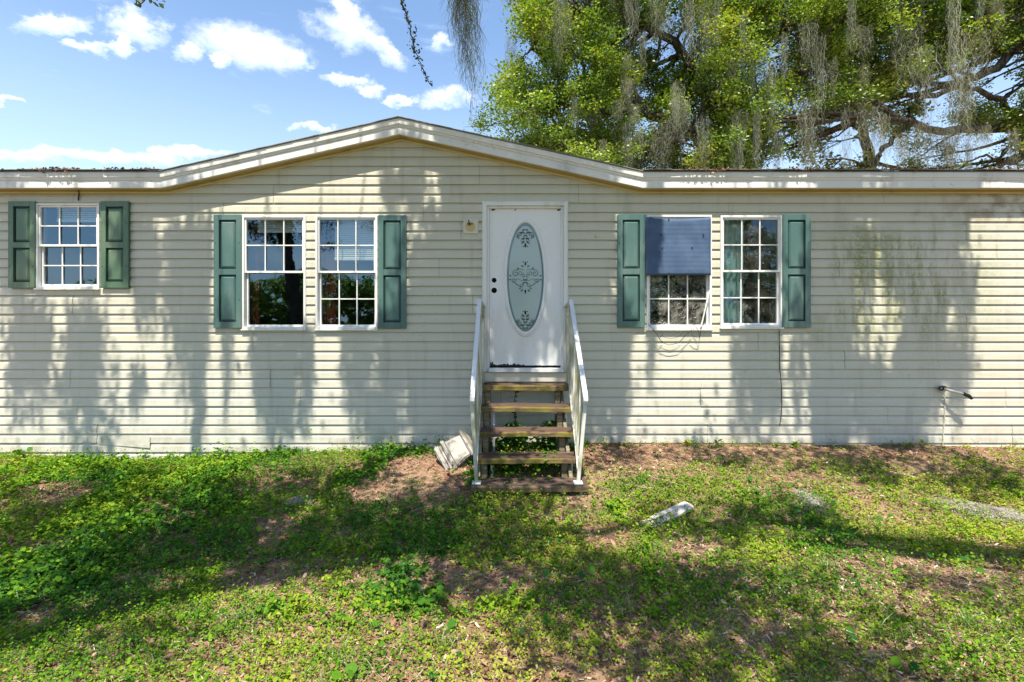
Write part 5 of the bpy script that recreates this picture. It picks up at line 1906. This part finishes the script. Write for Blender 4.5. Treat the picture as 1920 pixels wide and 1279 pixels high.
pth = np.stack([X[:, None] + np.cos(a)[:, None] * hr, Y[:, None] + np.sin(a)[:, None] * hr, gz(X, Y)[:, None] + np.maximum(hz, .001)], -1)
V, Fs, idx = ribbons(pth, rgg.uniform(.003, .0065, n), rgg)
o = np_obj('grass_blades', V, Fs, M['grass'], np.clip(rgg.normal(.5, .22, n), 0, 1)[idx])
tag(o, 'thin grass blades scattered among the weeds', 'grass', kind='stuff')
# dry straw and stalks over and between the weeds
nP = 15000
X, Y = yard_points(nP, rgg)
keep = (fbm(X * 1.4 + 9, Y * 1.4, 91) > .40) & (Y < 5.7)
X, Y = X[keep], Y[keep]
n = len(X)
a = rgg.uniform(0, 6.283, n)
L = rgg.uniform(.025, .10, n)
t = np.linspace(-.5, .5, 4)
aa = a[:, None] + rgg.uniform(-.7, .7, n)[:, None] * t[None, :] * 2
xs_ = X[:, None] + np.cumsum(np.cos(aa), 1) * (L / 4)[:, None]
ys_ = np.minimum(Y[:, None] + np.cumsum(np.sin(aa), 1) * (L / 4)[:, None], 5.9)
zz = gz(xs_, ys_) + rgg.uniform(.006, .04, n)[:, None] + rgg.normal(0, .005, (n, 4))
V, Fs, idx = ribbons(np.stack([xs_, ys_, zz], -1), rgg.uniform(.0018, .0045, n), rgg)
o = np_obj('dry_straw', V, Fs, M['litter'], np.clip(rgg.normal(.80, .13, n), .3, 1)[idx])
tag(o, 'pale dry straw and dead stalks lying among the weeds', 'straw', kind='stuff')
# mulch chips and fallen leaves
nP = 60000
X, Y = yard_points(nP, rgg)
keep = rgg.uniform(0, 1, nP) < (1.15 - cover_prob(X, Y) * .75)
X, Y = X[keep], Y[keep]
n = len(X)
Pt = np.stack([X, Y, gz(X, Y) + rgg.uniform(.001, .014, n)], -1)
Pt[:, 1] = np.minimum(Pt[:, 1], 5.925)
u, v, nr = frames(n, 1.6, rgg)
px, py = px_of(X, Y, Pt[:, 2])
tn = np.clip(.10 + .92 * rgg.beta(1.6, 2.0, n) + .12 * (X > 1) - .12 * (Y > 5.3), 0, 1)
V, Fs = scatter(Pt, rgg.uniform(.012, .045, n), CHIP, u, v, nr)
o = np_obj('mulch_chips', V, Fs, M['litter'], np.repeat(tn, 4))
tag(o, 'brown mulch chips and fallen leaves on the soil', 'mulch', kind='stuff')
n = 2200
X, Y = yard_points(n, rgg)
Pt = np.stack([X, Y, gz(X, Y) + rgg.uniform(.006, .03, n)], -1)
Pt = Pt[Pt[:, 1] < 5.88]
n = len(Pt)
u, v, nr = frames(n, .9, rgg)
V, Fs = scatter(Pt, rgg.uniform(.03, .06, n), LEAF6 * np.array([.7, 1, 2.2]), u, v, nr)
o = np_obj('fallen_oak_leaves', V, Fs, M['litter'], np.repeat(np.clip(rgg.beta(2.2, 2.2, n) * .85, 0, 1), 6))
tag(o, 'curled dry oak leaves lying over the weeds', 'leaves', kind='stuff')
# twigs on the ground
tw = Acc()
for i in range(90):
    X, Y = yard_points(1, rgg)
    x, y = float(X[0]), min(float(Y[0]), 5.6)
    a = rgg.uniform(0, 3.14)
    L = rgg.uniform(.06, .28)
    pts = [(x + math.cos(a) * L * (s_ - .5) + rgg.normal(0, .008), y + math.sin(a) * L * (s_ - .5) + rgg.normal(0, .008), 0) for s_ in (0, .35, .7, 1)]
    pts = [(p_[0], p_[1], float(gz(p_[0], p_[1])) + rgg.uniform(.008, .025)) for p_ in pts]
    V, Fs = tube_np(smooth_path(pts, 8), np.full(8, rgg.uniform(.002, .005)), 5)
    tw.add(V, Fs, np.full(len(V), rgg.uniform(.3, 1)))
o = tw.obj('fallen_twigs', M['litter'])
tag(o, 'thin fallen twigs lying in the yard', 'twigs', kind='stuff')
# leaf litter caught on the roof edge
n = 2600
X = rgg.uniform(-6.6, 7, n)
gate = fbm(X * 1.7, X * 0 + 3.3, 5, 3)
X = X[(rgg.uniform(0, 1, n) < np.clip((gate - .38) * 4, .05, 1)) & ((X < LINE[1][0] - .05) | (X > LINE[3][0] + .05))]
n = len(X)
zt = np.interp(X, [q[0] for q in LINE], [q[1] for q in LINE])
drop = np.where(rgg.uniform(0, 1, n) > .72, rgg.uniform(0, .05, n) * np.clip((fbm(X * 5, X * 0, 8) - .4) * 5, 0, 1), 0)
Pt = np.stack([X, YE - .045 - rgg.uniform(-.05, .012, n) * (drop == 0) - .004, zt + .018 + rgg.uniform(-.004, .02, n) - drop], -1)
u, v, nr = frames(n, .2, rgg)
V, Fs = scatter(Pt, rgg.uniform(.015, .042, n), LEAF6 * np.array([.8, 1, 1.5]), u, v, nr)
o = np_obj('roof_leaf_litter', V, Fs, M['litter'], np.repeat(np.clip(rgg.beta(1.2, 3.0, n), 0, .8), 6))
tag(o, 'dark leaf litter caught along the roof edge', 'leaves', kind='stuff')
# fallen moss on the ground
def ground_moss(cx, cy, rx, ry, n, label, ang=0.0):
    c = ground_at(cx, cy)
    rg = np.random.default_rng(int(cx))
    k_ = F / c[1]
    qx = rg.normal(0, .42, n) * rx / k_
    qy = rg.normal(0, .42, n) * ry / k_
    X = c[0] + qx * math.cos(ang) - qy * math.sin(ang)
    Y = c[1] + qx * math.sin(ang) + qy * math.cos(ang)
    a = rg.uniform(0, 6.283, n)
    L = rg.uniform(.04, .13, n)
    t = np.linspace(-.5, .5, 6)
    cur = rg.uniform(-1.6, 1.6, n)
    aa = a[:, None] + cur[:, None] * t[None, :] * 2
    xs_ = X[:, None] + np.cumsum(np.cos(aa), 1) * (L / 6)[:, None]
    ys_ = Y[:, None] + np.cumsum(np.sin(aa), 1) * (L / 6)[:, None]
    zz = gz(xs_, ys_) + .012 + rg.uniform(0, .05, n)[:, None] * np.exp(-(qx / (rx / k_)) ** 2 - (qy / (ry / k_)) ** 2)[:, None]
    V, Fs, idx = ribbons(np.stack([xs_, ys_, zz], -1), rg.uniform(.0025, .006, n), rg)
    o = np_obj('fallen_moss', V, Fs, M['moss_ground'], rg.uniform(0, 1, n)[idx])
    return tag(o, label, 'moss', 'fallen moss on the yard')
ground_moss(1525, 944, 22, 42, 700, 'small pale tuft of fallen moss in the weeds right of the plank')
ground_moss(1868, 968, 95, 34, 2200, 'long pale swath of fallen moss at the right edge of the yard', -.55)
ground_moss(560, 945, 26, 14, 260, 'faint grey tuft of fallen moss in the shade left of the steps')

# seedlings along the foot of the wall and plants under the steps
def seedling(px, py, hpx, nleaf, lsize, tone, label, Y=5.8, spread=.5):
    x = (px - 960) / F * Y
    z = float(gz(x, Y))
    h = hpx / F * Y
    rg = np.random.default_rng(int(px * 7 + py))
    t = empty('seedling', (x, Y, z - .01))
    tag(t, label, 'plant', 'seedlings along the foot of the wall')
    tops, acc = [], Acc()
    ns = 1 + nleaf // 6
    for s_ in range(ns):
        a = rg.uniform(0, 6.28)
        e = np.array([math.cos(a) * h * spread * .5, -abs(math.sin(a)) * h * spread * .4, h * rg.uniform(.7, 1.0)])
        pth = smooth_path([(0, 0, 0), e * np.array([.3, .3, .55]), e], 8)
        V, Fs = tube_np(pth, np.linspace(.0035, .0018, 8), 5)
        acc.add(V, Fs, np.full(len(V), tone))
        tops.append(pth)
    acc.obj('stem', M['weed'], t)
    for i in range(nleaf):
        pth = tops[i % ns]
        c = pth[int(rg.integers(3, 8))] + rg.normal(0, lsize * .55, 3) * np.array([1, .5, .6])
        c[1] = min(c[1], 5.9 - Y)
        u, v, nr = frames(1, .5, rg)
        V, Fs = scatter(c[None, :], lsize * rg.uniform(.7, 1.3), ROUND if i % 3 else LEAF6, u, v, nr)
        np_obj('leaf', V, Fs, M['weed'], np.full(len(V), float(np.clip(tone + rg.normal(0, .12), 0, 1))), t)
for a in [(38, 852, 18, 16, .05, .25, 'dark bushy seedling at the wall foot by the far left corner'),
          (440, 852, 20, 9, .035, .45, 'leggy seedling at the wall foot under the left green shutter'),
          (556, 850, 16, 6, .035, .2, 'small dark seedling at the wall foot under the paired windows'),
          (651, 848, 17, 7, .035, .2, 'dark seedling at the wall foot below the window with blind'),
          (735, 850, 14, 14, .04, .5, 'low leafy seedling at the wall foot nearest the tipped pedestal'),
          (1134, 832, 20, 6, .03, .4, 'thin seedling at the wall foot just right of the steps'),
          (1184, 834, 12, 6, .03, .75, 'tiny bright seedling at the wall foot second right of the steps'),
          (1288, 832, 14, 9, .04, .9, 'yellow-green seedling at the wall foot below the blue sheet'),
          (1344, 830, 18, 5, .05, .6, 'round-leaved upright seedling at the wall foot below the gap between windows'),
          (1455, 830, 14, 7, .035, .5, 'small seedling at the wall foot under the black cable'),
          (1492, 831, 18, 9, .045, .55, 'broad-leaved seedling at the wall foot below the right shutter'),
          (1733, 832, 18, 4, .05, .95, 'bright yellow-green seedling at the wall foot left of the drop pipe'),
          (1816, 834, 15, 7, .04, .9, 'bright seedling at the wall foot right of the drop pipe'),
          (1700, 836, 8, 6, .035, .7, 'low sprout at the wall foot in the shaded stretch')]:
    seedling(*a)
def bush(px, py, Y, wpx, hpx, n, ls, tone, label):
    c = P(px, py, Y)
    rg = np.random.default_rng(int(px * 3 + py))
    c[2] = float(gz(c[0], Y))
    t = empty('weed_clump', tuple(c))
    tag(t, label, 'plant', 'weed clumps under the steps')
    w, h = wpx / F * Y, hpx / F * Y
    p = np.stack([rg.normal(0, .33, n) * w, rg.normal(0, .10, n), rg.uniform(.02, 1, n) ** .8 * h], -1)
    p[:, 1] = np.minimum(p[:, 1], 5.9 - Y)
    p[:, 2] *= 1 - .5 * np.minimum(1, np.abs(p[:, 0]) / w * 1.4) ** 2
    u, v, nr = frames(n, .6, rg)
    V, Fs = scatter(p, ls * rg.uniform(.6, 1.3, n), ROUND, u, v, nr)
    np_obj('foliage', V, Fs, M['weed'], np.repeat(np.clip(rg.normal(tone, .12, n), 0, 1), 8), t)['kind'] = 'stuff'
    acc = Acc()
    for i in range(12):
        e = p[int(rg.integers(0, n))]
        V, Fs = tube_np(smooth_path([(e[0] * .4, e[1] * .4, 0), e * np.array([.7, .7, .6]), e], 6), np.full(6, .002), 4)
        acc.add(V, Fs, np.full(len(V), .3))
    acc.obj('stems', M['weed'], t)['kind'] = 'stuff'
bush(960, 850, 5.72, 66, 46, 300, .05, .2, 'dark weed clump under the steps on the left by the wall')
bush(1035, 850, 5.72, 54, 54, 280, .05, .2, 'taller dark weed clump under the steps on the right by the wall')
bush(950, 890, 5.15, 66, 38, 280, .04, .25, 'weed clump behind the two lowest treads on the left')
bush(1030, 890, 5.15, 66, 40, 280, .042, .28, 'weed clump behind the two lowest treads on the right')
bush(885, 900, 4.9, 26, 30, 70, .04, .4, 'weed clump beside the left front handrail post')
# vine climbing the wall seen through the steps
vn = empty('climbing_vine', (wx(965), 5.92, 0))
tag(vn, 'brown stemmed vine climbing the wall behind the steps', 'vine')
pth = smooth_path([(0, 0, .02), (.02, -.01, .3), (-.01, -.012, .52), (.03, -.01, .72)], 14, .008, rgo)
V, Fs = tube_np(pth, np.linspace(.007, .003, 14), 6)
np_obj('stem', V, Fs, M['bark'], None, vn, True)
n = 46
ti = rgo.uniform(0, 13, n)
p = np.stack([np.interp(ti, np.arange(14), pth[:, k_]) for k_ in range(3)], -1) + rgo.normal(0, .02, (n, 3)) * np.array([1, .2, 1])
u, v, nr = frames(n, .2, rgo)
V, Fs = scatter(p - np.array([0, .02, 0]), rgo.uniform(.02, .045, n), LEAF6, u, v, nr)
np_obj('leaves', V, Fs, M['weed'], np.repeat(rgo.uniform(0, .4, n), 6), vn)['kind'] = 'stuff'
